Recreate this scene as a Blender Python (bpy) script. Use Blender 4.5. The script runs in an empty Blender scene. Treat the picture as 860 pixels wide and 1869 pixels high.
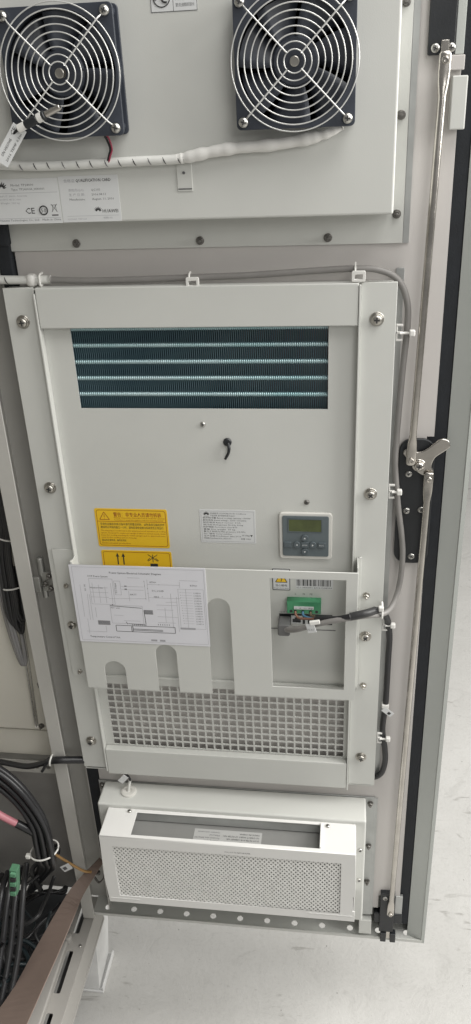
import bpy, math, random
from mathutils import Vector, Matrix
random.seed(7)
scn = bpy.context.scene
S = 0.001                      # everything below is written in millimetres

# ------------------------------------------------------------------ camera
cam_d = bpy.data.cameras.new('camera'); cam = bpy.data.objects.new('camera', cam_d)
scn.collection.objects.link(cam); scn.camera = cam
cam_d.sensor_fit = 'VERTICAL'; cam_d.sensor_height = 36.0
cam_d.lens = 1505.0 / 1869.0 * 36.0
cam_d.clip_start = 0.02; cam_d.clip_end = 200
yaw, pit, rol = (math.radians(a) for a in (-8.53, 27.46, 2.78))
fw = Vector((math.sin(yaw)*math.cos(pit), math.cos(yaw)*math.cos(pit), -math.sin(pit)))
rt = Vector((math.cos(yaw), -math.sin(yaw), 0)); dn = fw.cross(rt)
r2 = rt*math.cos(rol) + dn*math.sin(rol); d2 = -rt*math.sin(rol) + dn*math.cos(rol)
m = Matrix((r2, -d2, -fw)).transposed().to_4x4(); m.translation = Vector((0, -1.0, 1.62))
cam.matrix_world = m

# ------------------------------------------------------------------ light
w = bpy.data.worlds.new('World'); scn.world = w; w.use_nodes = True
bg = w.node_tree.nodes['Background']
bg.inputs['Color'].default_value = (1.0, 0.99, 0.96, 1); bg.inputs['Strength'].default_value = 0.22
def area(name, loc, target, sx, sy, power, col):
    l = bpy.data.lights.new(name, 'AREA'); l.shape = 'RECTANGLE'; l.size = sx; l.size_y = sy
    l.energy = power; l.color = col
    o = bpy.data.objects.new(name, l); scn.collection.objects.link(o); o.location = loc
    o.rotation_euler = (Vector(target) - Vector(loc)).to_track_quat('-Z', 'Y').to_euler()
    return o
area('window_light', (2.1, -0.1, 2.15), (0.1, 0.15, 0.7), 1.8, 1.5, 84, (1.0, 0.985, 0.95))
area('front_window_light', (1.4, -3.0, 2.7), (0.0, 0.0, 1.3), 1.4, 1.0, 20, (1.0, 0.985, 0.955))
area('ceiling_light', (0.85, -0.65, 3.3), (0.1, 0.0, 0.9), 1.8, 1.1, 38, (1.0, 0.985, 0.955))
vs = scn.view_settings
vs.view_transform = 'Standard'; vs.look = 'None'; vs.exposure = 0.09; vs.gamma = 1.0; vs.use_curve_mapping = False

# ------------------------------------------------------------------ materials
MATS = {}
def mat(name, col, rough=0.5, metal=0.0, var=0.0, vscale=6.0, bump=0.0, bscale=400.0, spec=0.5, col2=None, coat=0.0, detail=4.0):
    if name in MATS: return MATS[name]
    mt = bpy.data.materials.new(name); mt.use_nodes = True
    nt = mt.node_tree; b = nt.nodes['Principled BSDF']
    b.inputs['Base Color'].default_value = (*col, 1); b.inputs['Roughness'].default_value = rough
    b.inputs['Metallic'].default_value = metal; b.inputs['Specular IOR Level'].default_value = spec
    b.inputs['Coat Weight'].default_value = coat
    tc = nt.nodes.new('ShaderNodeTexCoord')
    if var > 0 or col2:
        n = nt.nodes.new('ShaderNodeTexNoise'); n.inputs['Scale'].default_value = vscale
        n.inputs['Detail'].default_value = detail; n.inputs['Roughness'].default_value = 0.6
        nt.links.new(tc.outputs['Object'], n.inputs['Vector'])
        r = nt.nodes.new('ShaderNodeValToRGB')
        c2 = col2 or tuple(c*(1-var) for c in col)
        r.color_ramp.elements[0].position = 0.35; r.color_ramp.elements[1].position = 0.65
        r.color_ramp.elements[0].color = (*c2, 1); r.color_ramp.elements[1].color = (*col, 1)
        nt.links.new(n.outputs['Fac'], r.inputs['Fac']); nt.links.new(r.outputs['Color'], b.inputs['Base Color'])
        mr = nt.nodes.new('ShaderNodeMapRange'); mr.inputs['To Min'].default_value = max(0.02, rough-0.08); mr.inputs['To Max'].default_value = min(1, rough+0.08)
        nt.links.new(n.outputs['Fac'], mr.inputs['Value']); nt.links.new(mr.outputs['Result'], b.inputs['Roughness'])
    if bump > 0:
        n2 = nt.nodes.new('ShaderNodeTexNoise'); n2.inputs['Scale'].default_value = bscale; n2.inputs['Detail'].default_value = 3
        nt.links.new(tc.outputs['Object'], n2.inputs['Vector'])
        bp = nt.nodes.new('ShaderNodeBump'); bp.inputs['Strength'].default_value = bump; bp.inputs['Distance'].default_value = 0.001
        nt.links.new(n2.outputs['Fac'], bp.inputs['Height']); nt.links.new(bp.outputs['Normal'], b.inputs['Normal'])
    MATS[name] = mt
    return mt
PAINT = mat('light grey powder coat', (0.595, 0.60, 0.57), 0.48, var=0.05, vscale=5, bump=0.12, bscale=900)
PLATE = mat('light-tinted grey powder coat', (0.565, 0.54, 0.52), 0.5, var=0.05, vscale=4, bump=0.12, bscale=900)  # pinkish cast of the right-hand light put into the coat colour
RIMP = mat('pale green grey coat', (0.49, 0.51, 0.485), 0.5, var=0.06, vscale=4, bump=0.1, bscale=800)
CREAM = mat('cream inner panel', (0.74, 0.715, 0.64), 0.5, var=0.05, vscale=4)
BASEP = mat('shade-darkened base coat', (0.40, 0.385, 0.36), 0.55, var=0.12, vscale=6)  # cabinet coat darkened; the missing window light is put into the colour
CABP = mat('cabinet grey coat', (0.50, 0.49, 0.46), 0.5, var=0.08, vscale=4, bump=0.12, bscale=800)
GALV = mat('galvanised sheet', (0.50, 0.51, 0.50), 0.42, 0.6, var=0.15, vscale=18)
ZINC = mat('zinc plated steel', (0.58, 0.55, 0.51), 0.24, 1.0, var=0.18, vscale=30, bump=0.05, bscale=200)
BRASSZ = mat('dull zinc steel', (0.50, 0.48, 0.44), 0.34, 1.0, var=0.2, vscale=40)
STEEL = mat('bright screw steel', (0.62, 0.61, 0.58), 0.30, 1.0, var=0.25, vscale=300)
DARKST = mat('dull screw steel', (0.26, 0.25, 0.235), 0.4, 0.9, var=0.3, vscale=300)
RECESS = mat('driver recess', (0.03, 0.03, 0.03), 0.6)
BLACKP = mat('black plastic', (0.018, 0.02, 0.023), 0.42, var=0.2, vscale=20, bump=0.1, bscale=600)
FANBLK = mat('hazed fan black', (0.045, 0.052, 0.068), 0.42, var=0.2, vscale=25, bump=0.08, bscale=500)  # lens haze over the black put into this lifted bluish colour
RUBBER = mat('black foam gasket', (0.018, 0.021, 0.026), 0.75, var=0.3, vscale=40, bump=0.4, bscale=500)
WIREG = mat('chromed guard wire', (0.80, 0.80, 0.78), 0.34, 0.55, var=0.08, vscale=60)
WHITEP = mat('white nylon', (0.74, 0.73, 0.70), 0.42, var=0.05, vscale=60, spec=0.5)
WRAP = mat('white spiral wrap', (0.72, 0.72, 0.69), 0.4, var=0.08, vscale=50)
GREYC = mat('grey cable sheath', (0.235, 0.225, 0.215), 0.45, var=0.12, vscale=30)
LGREYC = mat('pale grey cable sheath', (0.29, 0.285, 0.29), 0.42, var=0.1, vscale=30)
BLACKC = mat('black cable sheath', (0.02, 0.02, 0.022), 0.36, var=0.2, vscale=30)
SLEEVE = mat('dark heat shrink', (0.035, 0.035, 0.036), 0.45, var=0.2, vscale=40)
COILF = mat('teal fin aluminium', (0.12, 0.20, 0.235), 0.45, 0.2, var=0.4, vscale=12, col2=(0.08, 0.15, 0.185))
COILT = mat('coil tube aluminium', (0.54, 0.66, 0.68), 0.5, 0.8, var=0.25, vscale=7, col2=(0.36, 0.55, 0.57))
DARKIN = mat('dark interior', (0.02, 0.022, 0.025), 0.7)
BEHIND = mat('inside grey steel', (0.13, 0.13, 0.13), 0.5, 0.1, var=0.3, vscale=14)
YELLOW = mat('yellow vinyl', (0.82, 0.52, 0.02), 0.45, var=0.04, vscale=20)
YINK = mat('dark red ink', (0.30, 0.06, 0.012), 0.6)
INK = mat('black ink', (0.03, 0.03, 0.03), 0.6)
SINK = mat('grey ink', (0.11, 0.11, 0.115), 0.6)
LINK = mat('faint ink', (0.36, 0.36, 0.38), 0.6)
LABEL = mat('silver white label', (0.66, 0.67, 0.67), 0.38, var=0.04, vscale=30)
PAPER = mat('laminated paper', (0.70, 0.70, 0.74), 0.42, var=0.03, vscale=12)
DISPG = mat('display slate plastic', (0.115, 0.14, 0.15), 0.42, var=0.1, vscale=40)
BTN = mat('button slate plastic', (0.085, 0.105, 0.115), 0.38)
LCD = mat('green lcd', (0.085, 0.105, 0.035), 0.16, var=0.3, vscale=45)
BEZEL = mat('off white bezel', (0.66, 0.65, 0.61), 0.42)
TGREEN = mat('terminal green', (0.07, 0.31, 0.15), 0.4, var=0.15, vscale=60)
BROWN = mat('brown sheath', (0.24, 0.12, 0.08), 0.45)
BLUE = mat('blue sheath', (0.08, 0.20, 0.32), 0.45)
YG = mat('green sheath', (0.16, 0.12, 0.07), 0.45)
RED = mat('red sheath', (0.26, 0.03, 0.06), 0.4)
PINK = mat('pink sheath', (0.48, 0.19, 0.22), 0.45, var=0.2, vscale=30)
TAN = mat('tan sheath', (0.42, 0.25, 0.10), 0.5)
CARD = mat('brown strap', (0.26, 0.195, 0.165), 0.65, var=0.12, vscale=6, bump=0.1, bscale=150)
FILT = mat('filter pad', (0.56, 0.555, 0.53), 0.9, var=0.35, vscale=60, bump=0.5, bscale=300)
FMESH = mat('white filter mesh', (0.80, 0.795, 0.77), 0.5, var=0.06, vscale=40)
COVERP = mat('white filter cover', (0.76, 0.755, 0.735), 0.46, var=0.04, vscale=6, bump=0.1, bscale=800)

def floor_mat():
    mt = bpy.data.materials.new('screeded concrete'); mt.use_nodes = True
    nt = mt.node_tree; b = nt.nodes['Principled BSDF']; L = nt.links.new
    tc = nt.nodes.new('ShaderNodeTexCoord')
    def noise(sc, det, ro=0.6, dist=0.0):
        n = nt.nodes.new('ShaderNodeTexNoise'); n.inputs['Scale'].default_value = sc; n.inputs['Detail'].default_value = det
        n.inputs['Roughness'].default_value = ro; n.inputs['Distortion'].default_value = dist
        L(tc.outputs['Object'], n.inputs['Vector']); return n
    n1 = noise(1.6, 8, 0.62); n2 = noise(14, 10, 0.75, 0.8); n3 = noise(120, 6, 0.7)
    r1 = nt.nodes.new('ShaderNodeValToRGB'); r1.color_ramp.elements[0].position = 0.3; r1.color_ramp.elements[1].position = 0.7
    r1.color_ramp.elements[0].color = (0.50, 0.492, 0.47, 1); r1.color_ramp.elements[1].color = (0.66, 0.652, 0.63, 1)
    L(n1.outputs['Fac'], r1.inputs['Fac'])
    r2_ = nt.nodes.new('ShaderNodeValToRGB'); r2_.color_ramp.elements[0].position = 0.27; r2_.color_ramp.elements[1].position = 0.44
    r2_.color_ramp.elements[0].color = (0.72, 0.72, 0.71, 1); r2_.color_ramp.elements[1].color = (1, 1, 1, 1)
    L(n2.outputs['Fac'], r2_.inputs['Fac'])
    mx = nt.nodes.new('ShaderNodeMix'); mx.data_type = 'RGBA'; mx.blend_type = 'MULTIPLY'; mx.inputs[0].default_value = 0.65
    L(r1.outputs['Color'], mx.inputs[6]); L(r2_.outputs['Color'], mx.inputs[7])
    r3 = nt.nodes.new('ShaderNodeValToRGB'); r3.color_ramp.elements[0].position = 0.30; r3.color_ramp.elements[1].position = 0.5
    r3.color_ramp.elements[0].color = (0.8, 0.8, 0.79, 1); r3.color_ramp.elements[1].color = (1, 1, 1, 1)
    L(n3.outputs['Fac'], r3.inputs['Fac'])
    mx2 = nt.nodes.new('ShaderNodeMix'); mx2.data_type = 'RGBA'; mx2.blend_type = 'MULTIPLY'; mx2.inputs[0].default_value = 0.45
    L(mx.outputs[2], mx2.inputs[6]); L(r3.outputs['Color'], mx2.inputs[7])
    # thin dark scuffs: stretched noise, narrow band
    mp = nt.nodes.new('ShaderNodeMapping'); mp.inputs['Scale'].default_value = (9, 30, 9); mp.inputs['Rotation'].default_value = (0, 0, 0.7)
    L(tc.outputs['Object'], mp.inputs['Vector'])
    n4 = nt.nodes.new('ShaderNodeTexNoise'); n4.inputs['Scale'].default_value = 1.4; n4.inputs['Detail'].default_value = 7; n4.inputs['Distortion'].default_value = 1.2
    L(mp.outputs['Vector'], n4.inputs['Vector'])
    r4 = nt.nodes.new('ShaderNodeValToRGB'); r4.color_ramp.elements[0].position = 0.27; r4.color_ramp.elements[1].position = 0.36
    r4.color_ramp.elements[0].color = (0.6, 0.59, 0.575, 1); r4.color_ramp.elements[1].color = (1, 1, 1, 1)
    L(n4.outputs['Fac'], r4.inputs['Fac'])
    mx3 = nt.nodes.new('ShaderNodeMix'); mx3.data_type = 'RGBA'; mx3.blend_type = 'MULTIPLY'; mx3.inputs[0].default_value = 0.75
    L(mx2.outputs[2], mx3.inputs[6]); L(r4.outputs['Color'], mx3.inputs[7])
    L(mx3.outputs[2], b.inputs['Base Color']); b.inputs['Roughness'].default_value = 0.7
    bp = nt.nodes.new('ShaderNodeBump'); bp.inputs['Strength'].default_value = 0.4; bp.inputs['Distance'].default_value = 0.006
    L(n2.outputs['Fac'], bp.inputs['Height']); L(bp.outputs['Normal'], b.inputs['Normal'])
    return mt
FLOOR = floor_mat()

# ------------------------------------------------------------------ helpers
COL = scn.collection
OFF = {}
def tag(o, label=None, cat=None, group=None, kind=None):
    if label: o['label'] = label
    if cat: o['category'] = cat
    if group: o['group'] = group
    if kind: o['kind'] = kind
    return o
def thing(name, loc, label, cat, group=None):
    o = bpy.data.objects.new(name, None); COL.objects.link(o); o.empty_display_size = 0.02
    o.location = Vector(loc)*S; OFF[o] = Vector(loc)
    return tag(o, label, cat, group)
def link(name, me, mt, parent=None, loc=(0, 0, 0), bevel=0, smooth=None, seg=2):
    o = bpy.data.objects.new(name, me); COL.objects.link(o)
    if mt and not me.materials: me.materials.append(mt)
    o.location = Vector(loc)*S
    if parent: o.parent = parent
    OFF[o] = Vector(loc) + (OFF[parent] if parent else Vector())
    if bevel:
        b = o.modifiers.new('bevel', 'BEVEL'); b.width = bevel*S; b.segments = seg; b.limit_method = 'ANGLE'; b.angle_limit = math.radians(40)
        b.harden_normals = False
    return o
def cat_rom(pts, n=8):
    P = [Vector(p) for p in pts]
    if len(P) < 3: return P
    Q = [P[0]*2-P[1]] + P + [P[-1]*2-P[-2]]; out = []
    for i in range(1, len(Q)-2):
        a, b, c, d = Q[i-1], Q[i], Q[i+1], Q[i+2]
        for k in range(n):
            t = k/n
            out.append(0.5*((2*b)+(c-a)*t+(2*a-5*b+4*c-d)*t*t+(3*b-a-3*c+d)*t**3))
    out.append(P[-1]); return out
class MB:
    def __init__(s): s.v = []; s.f = []; s.sm = []
    def add(s, vs, fs, smooth=False):
        n = len(s.v); s.v += [Vector(v) for v in vs]
        for f in fs: s.f.append([i+n for i in f]); s.sm.append(smooth)
        return s
    def box(s, x0, x1, y0, y1, z0, z1):
        v = [(x, y, z) for z in (z0, z1) for y in (y0, y1) for x in (x0, x1)]
        return s.add(v, [(0, 2, 3, 1), (4, 5, 7, 6), (0, 1, 5, 4), (2, 6, 7, 3), (0, 4, 6, 2), (1, 3, 7, 5)])
    def obox(s, c, ax, ay, az, hx, hy, hz):
        c = Vector(c); ax, ay, az = (Vector(a).normalized() for a in (ax, ay, az))
        v = [c+ax*(hx*i)+ay*(hy*j)+az*(hz*k) for k in (-1, 1) for j in (-1, 1) for i in (-1, 1)]
        return s.add(v, [(0, 2, 3, 1), (4, 5, 7, 6), (0, 1, 5, 4), (2, 6, 7, 3), (0, 4, 6, 2), (1, 3, 7, 5)])
    def bar(s, a, b, w, t, up=(0, -1, 0)):
        a, b = Vector(a), Vector(b); d = (b-a); u = Vector(up); sd = d.cross(u).normalized(); u2 = sd.cross(d).normalized()
        return s.obox((a+b)/2, d, sd, u2, d.length/2, w/2, t/2)
    def tube(s, path, r, n=10, closed=False, cap=True, squash=None):
        P = [Vector(p) for p in path]; N = len(P)
        rr = r if callable(r) else (lambda t: r)
        t0 = (P[1]-P[0]).normalized(); up = Vector((0, 0, 1)) if abs(t0.z) < 0.9 else Vector((0, 1, 0))
        nn = (up-t0*up.dot(t0)).normalized(); vs = []; prev = t0
        for i, p in enumerate(P):
            if closed: t = (P[(i+1) % N]-P[i-1]).normalized()
            else: t = (P[min(i+1, N-1)]-P[max(i-1, 0)]).normalized()
            ax = prev.cross(t)
            if ax.length > 1e-7: nn = Matrix.Rotation(prev.angle(t), 3, ax) @ nn
            nn = (nn-t*nn.dot(t)).normalized(); bb = t.cross(nn); prev = t
            R = rr(i/max(1, N-1))
            for k in range(n):
                a = 2*math.pi*k/n; vs.append(p+(nn*math.cos(a)+bb*math.sin(a))*R)
        fs = []
        for i in range(N if closed else N-1):
            j = (i+1) % N
            for k in range(n):
                l = (k+1) % n; fs.append((i*n+k, j*n+k, j*n+l, i*n+l)[::-1])
        s.add(vs, fs, True)
        if cap and not closed:
            b = len(s.v)-N*n
            s.f.append([b+k for k in range(n)]); s.sm.append(False)
            s.f.append([b+(N-1)*n+k for k in range(n)][::-1]); s.sm.append(False)
        return s
    def lathe(s, c, axis, prof, n=20, sharp=True):
        """prof: list of (radius, height along axis)"""
        c = Vector(c); ax = Vector(axis).normalized(); u = ax.orthogonal().normalized(); w_ = ax.cross(u)
        vs = []
        for r, h in prof:
            for k in range(n):
                a = 2*math.pi*k/n; vs.append(c+ax*h+(u*math.cos(a)+w_*math.sin(a))*r)
        fs = []
        for i in range(len(prof)-1):
            for k in range(n):
                l = (k+1) % n; fs.append((i*n+k, i*n+l, (i+1)*n+l, (i+1)*n+k))
        s.add(vs, fs, not sharp)
        b = len(s.v)-len(prof)*n
        if prof[0][0] > 0.01: s.f.append([b+k for k in range(n)][::-1]); s.sm.append(False)
        if prof[-1][0] > 0.01: s.f.append([b+(len(prof)-1)*n+k for k in range(n)]); s.sm.append(False)
        return s
    def grid(s, xs, zs, keep, y0, y1):
        """punched sheet in the X-Z plane with real thickness; keep(i, j) tells which cells are metal"""
        nx, nz = len(xs)-1, len(zs)-1
        K = [[keep(i, j) for j in range(nz)] for i in range(nx)]
        base = len(s.v)
        for y in (y0, y1):
            for x in xs:
                for z in zs: s.v.append(Vector((x, y, z)))
        q = (nx+1)*(nz+1)
        I = lambda i, j, k: base+k*q+i*(nz+1)+j
        g = lambda i, j: 0 <= i < nx and 0 <= j < nz and K[i][j]
        for i in range(nx):
            for j in range(nz):
                if not K[i][j]: continue
                F = [(I(i, j, 0), I(i+1, j, 0), I(i+1, j+1, 0), I(i, j+1, 0)), (I(i, j, 1), I(i, j+1, 1), I(i+1, j+1, 1), I(i+1, j, 1))]
                if not g(i-1, j): F.append((I(i, j, 0), I(i, j+1, 0), I(i, j+1, 1), I(i, j, 1)))
                if not g(i+1, j): F.append((I(i+1, j, 0), I(i+1, j, 1), I(i+1, j+1, 1), I(i+1, j+1, 0)))
                if not g(i, j-1): F.append((I(i, j, 0), I(i, j, 1), I(i+1, j, 1), I(i+1, j, 0)))
                if not g(i, j+1): F.append((I(i, j+1, 0), I(i+1, j+1, 0), I(i+1, j+1, 1), I(i, j+1, 1)))
                for f in F: s.f.append(list(f)); s.sm.append(False)
        return s
    def mesh(s, name, off=Vector()):
        me = bpy.data.meshes.new(name)
        me.from_pydata([tuple((v-off)*S) for v in s.v], [], s.f)
        me.polygons.foreach_set('use_smooth', s.sm); me.update(); return me
    def build(s, name, mt, parent=None, bevel=0, seg=2):
        off = OFF[parent] if parent else Vector()
        return link(name, s.mesh(name, off), mt, parent, bevel=bevel, seg=seg)

def xz(v, y): return Vector((v[0], y, v[1]))
def plate_mesh(outlines, t, bev=0.0, mapper=None, off=Vector(), name='plate', res=2):
    """flat sheet with real holes: outlines are closed loops in 2-D (mm), the first is the border"""
    cu = bpy.data.curves.new('tmp', 'CURVE'); cu.dimensions = '2D'; cu.fill_mode = 'BOTH'
    cu.extrude = max(1e-6, (t/2-bev)*S); cu.bevel_depth = bev*S; cu.bevel_resolution = res; cu.offset = -bev*S
    for o in outlines:
        sp = cu.splines.new('POLY'); sp.points.add(len(o)-1)
        for p, q in zip(sp.points, o): p.co = (q[0]*S, q[1]*S, 0, 1)
        sp.use_cyclic_u = True
    ob = bpy.data.objects.new('tmp', cu); me = bpy.data.meshes.new_from_object(ob); me.name = name
    bpy.data.objects.remove(ob); bpy.data.curves.remove(cu)
    for v in me.vertices:
        p = mapper(v.co.x/S, v.co.y/S, v.co.z/S); v.co = (Vector(p)-off)*S
    me.materials.clear(); me.update(); return me
def plate(name, mt, parent, outlines, yf, t, bev=0.4, mapper=None):
    """sheet parallel to the door, front face at y = yf, thickness t (towards +Y)"""
    off = OFF[parent] if parent else Vector()
    mp = mapper or (lambda a, b, c: (a, yf+t/2-c, b))
    me = plate_mesh(outlines, t, bev, mp, off, name)
    return link(name, me, mt, parent)
def rrect(x0, x1, z0, z1, r, n=5):
    out = []
    for cx, cz, a0 in ((x1-r, z1-r, 0), (x0+r, z1-r, 90), (x0+r, z0+r, 180), (x1-r, z0+r, 270)):
        for k in range(n+1):
            a = math.radians(a0+90*k/n); out.append((cx+r*math.cos(a), cz+r*math.sin(a)))
    return out
def rect(x0, x1, z0, z1): return [(x0, z0), (x1, z0), (x1, z1), (x0, z1)]
def circ(x, z, r, n=18): return [(x+r*math.cos(2*math.pi*k/n), z+r*math.sin(2*math.pi*k/n)) for k in range(n)]

def text(parent, mt, s, x0, zb, h, y, x1=None, name='lettering', mapper=None, bold=0.0):
    """flat print just proud of the surface; h = height of the line, x1 = fit the width"""
    cu = bpy.data.curves.new('tmp', 'FONT'); cu.body = s; cu.size = h*S; cu.resolution_u = 1; cu.fill_mode = 'FRONT'; cu.offset = bold*S
    ob = bpy.data.objects.new('tmp', cu); me = bpy.data.meshes.new_from_object(ob); me.name = name
    bpy.data.objects.remove(ob); bpy.data.curves.remove(cu)
    if not me.vertices: return None
    xm = max(v.co.x for v in me.vertices)/S; xn = min(v.co.x for v in me.vertices)/S
    k = (x1-x0)/(xm-xn) if x1 is not None else 1.0
    off = OFF[parent]
    mp = mapper or (lambda a, b: (a, y, b))
    for v in me.vertices:
        v.co = (Vector(mp(x0+(v.co.x/S-xn)*k, zb+v.co.y/S))-off)*S
    me.materials.clear(); me.update()
    return link(name, me, mt, parent)
def lines(parent, mt, segs, y, wd=0.4, name='printed_line'):
    b = MB()
    for i, (xa, za, xb, zb) in enumerate(segs):
        yy = y - 0.006*(i % 3)
        a, c = Vector((xa, 0, za)), Vector((xb, 0, zb)); d = (c-a).normalized(); nrm = Vector((-d.z, 0, d.x))*wd/2
        b.add([(p.x, yy, p.z) for p in (a-nrm, c-nrm, c+nrm, a+nrm)], [(0, 1, 2, 3)])
    o = b.build(name, mt, parent)
    if len(segs) > 1: o['kind'] = 'stuff'
    return o
def rectline(x0, x1, z0, z1): return [(x0, z0, x1, z0), (x1, z0, x1, z1), (x1, z1, x0, z1), (x0, z1, x0, z0)]
def polyline(pts): return [(*pts[i], *pts[(i+1) % len(pts)]) for i in range(len(pts))]

def petals(parent, mt, cx, cz, r, y, name='flower_emblem'):
    b = MB()
    for k in range(8):
        a = math.radians(12+k*(156/7)); ca, sa = math.cos(a), math.sin(a)
        L_, W_ = r*(1.25 if 1 <= k <= 6 else 0.95), r*0.15
        pts = []
        for q in range(10):
            t = q/9; wq = W_*math.sin(math.pi*t**0.75); pts.append((0.3*r+L_*t, wq))
        for q in range(8, 0, -1):
            t = q/9; wq = W_*math.sin(math.pi*t**0.75); pts.append((0.3*r+L_*t, -wq))
        b.add([(cx+u*ca-v*sa, y-0.003*k, cz-0.35*r+u*sa+v*ca) for u, v in pts], [tuple(range(len(pts)))])
    return b.build(name, mt, parent)

# -- screws: one mesh per kind, facing -Y, shared
def cross_recess(r, y):
    b = MB(); b.box(-r, r, y, y+0.9, -r*0.26, r*0.26); b.box(-r*0.26, r*0.26, y-0.02, y+0.88, -r, r); return b
SCREW = {}
def screw_meshes(kind):
    if kind in SCREW: return SCREW[kind]
    if kind == 'big':
        ws = MB().lathe((0, 0, 0), (0, -1, 0), [(8.6, 0), (8.6, 1.0), (8.2, 1.4), (7.0, 1.4), (7.0, 2.6), (6.5, 3.0)], 24)
        hd = MB().lathe((0, 0, 0), (0, -1, 0), [(5.8, 3.0), (5.9, 4.8), (5.4, 6.0), (3.8, 6.9), (0.0, 7.1)], 24, False)
        rc = cross_recess(3.4, -7.5)
        SCREW[kind] = (ws.mesh('washer'), hd.mesh('screw_head'), rc.mesh('recess'))
    elif kind == 'small':
        hd = MB().lathe((0, 0, 0), (0, -1, 0), [(3.6, 0), (3.7, 0.8), (3.0, 2.0), (1.6, 2.6), (0, 2.7)], 16, False)
        SCREW[kind] = (None, hd.mesh('screw_head'), cross_recess(1.9, -2.9).mesh('recess'))
    elif kind == 'nut':
        ws = MB().lathe((0, 0, 0), (0, -1, 0), [(5.0, 0), (5.0, 1.0), (4.4, 1.3)], 18)
        hd = MB().lathe((0, 0, 0), (0, -1, 0), [(3.9, 1.2), (3.9, 4.4), (3.3, 5.2), (1.8, 5.2), (1.8, 8.5), (1.3, 9.0)], 6)
        SCREW[kind] = (ws.mesh('washer'), hd.mesh('nut'), None)
    elif kind == 'fan':
        hd = MB().lathe((0, 0, 0), (0, -1, 0), [(5.0, 0), (5.2, 1.4), (4.2, 3.2), (2.2, 4.2), (0, 4.3)], 18, False)
        SCREW[kind] = (None, hd.mesh('screw_head'), cross_recess(2.6, -4.5).mesh('recess'))
    elif kind == 'plate':
        hd = MB().lathe((0, 0, 0), (0, -1, 0), [(4.6, 0), (4.5, 0.8), (3.2, 1.7), (0, 1.9)], 18, False)
        SCREW[kind] = (None, hd.mesh('screw_head'), cross_recess(2.3, -2.1).mesh('recess'))
    return SCREW[kind]
def screw(parent, kind, x, y, z, mt=STEEL, rot=0.0, axis=None):
    ws, hd, rc = screw_meshes(kind)
    me = hd
    key = (kind, mt.name)
    if key not in SCREW:
        me = hd.copy(); me.materials.append(mt); SCREW[key] = me
    me = SCREW[key]
    off = OFF[parent]
    o = link('screw', me, mt, parent, Vector((x, y, z))-off)
    o.rotation_euler = (axis or (0, rot, 0))
    if rc:
        link('recess', rc, RECESS, o)
    if ws:
        k2 = (kind, mt.name, 'w')
        if k2 not in SCREW:
            wm = ws.copy(); wm.materials.append(mt); SCREW[k2] = wm
        link('washer', SCREW[k2], mt, o)
    return o

# ================================================================== the setting
b = MB(); b.add([(-6000, -4000, 0), (9000, -4000, 0), (9000, 14000, 0), (-6000, 14000, 0)], [(0, 1, 2, 3)])
tag(b.build('floor', FLOOR), kind='structure')
b = MB()
for k in range(46):
    x, y = random.uniform(-450, 500), random.uniform(-120, 700); r = random.uniform(0.6, 1.5)
    if k == 0: x, y, r = -205, -75, 4.0
    b.lathe((x, y, 0), (random.uniform(-.3, .3), random.uniform(-.3, .3), 1), [(r, -0.3), (r*0.9, r*0.5), (r*0.3, r*0.9)], 6)
tag(b.build('floor_crumbs', mat('crumb', (0.46, 0.45, 0.43), 0.8, var=0.4, vscale=90)), label='pale mortar crumbs scattered on the concrete floor', cat='crumbs', kind='stuff')

# ================================================================== cabinet door
door = thing('cabinet_door', (-460, 25, 225), 'pale grey cabinet door standing open, seen from inside', 'door')
MB().box(-460, 157, 44, 47, 226, 1760).build('outer_skin', RIMP, door)
# folded right-hand rim: outer edge, lighter front edge, inner lip sloping back
prof = [(158, 44), (158, -6), (152.5, -6), (151.5, -4), (128, 5), (128, 7), (152, -2), (154.5, -3), (155, 44)]
def rim_mesh(prof, z0, z1, name, mt):
    bb = MB(); n = len(prof)
    bb.add([(p[0], p[1], z) for z in (z0, z1) for p in prof],
           [(i, (i+1) % n, n+(i+1) % n, n+i) for i in range(n)] + [tuple(range(n))[::-1], tuple(range(n, 2*n))])
    return bb.build(name, mt, door)
rim_mesh(prof, 221.5, 1760, 'rim', RIMP)
profL = [(-474, 44), (-474, 32), (-432, 32), (-432, 4), (-430, 4), (-430, 34), (-471, 34), (-471, 44)]
rim_mesh(profL, 226, 1760, 'rim', CABP)
# bottom return of the door pan with its row of air holes
holes = [circ(-436+i*51.2, 9.5, 5.6, 20) for i in range(12)]
me = plate_mesh([rect(-462, 154.5, -4, 44)]+holes, 2.0, 0.3, lambda a, c, z: (a, c, 225+z), OFF[door], 'bottom_return')
link('bottom_return', me, PAINT, door)
MB().box(-462, 154, -6.2, -4.1, 222, 228.5).build('bottom_edge', PAINT, door)
# inner mounting plate with the notch round the lock
pl = [(-408, 300), (73, 300), (73, 333), (110, 333), (110, 1026), (102, 1026), (102, 1209), (111, 1209), (111, 1760), (-408, 1760)]
plate('inner_plate', PLATE, door, [pl], 0, 2.0, 0.5)
MB().box(-408, 72, 2.2, 14, 298, 301.5).build('plate_fold', PLATE, door)
MB().box(101, 128.5, 6, 18, 252, 1760).build('gasket', RUBBER, door, bevel=3, seg=3)
MB().box(-431, -409.5, 3, 15, 260, 1440).build('gasket', RUBBER, door, bevel=3, seg=3)
MB().box(-428, -410, -8, 2, 1418, 1462).build('gasket', RUBBER, door, bevel=2.5, seg=3)
MB().box(-424, -408.5, -14, -1, 1457, 1500).build('gasket', RUBBER, door, bevel=3, seg=3)
# upper rod guide and pale cover block
MB().box(101, 117, -16, -1, 1566, 1617).build('rod_guide', PAINT, door, bevel=1.2)
MB().box(98, 113, -10, -1, 1622, 1636).build('rod_guide', PLATE, door, bevel=0.8)
MB().box(103, 112, -3, 8, 1636.5, 1760).build('guide_rail', RIMP, door, bevel=0.6)

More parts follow.
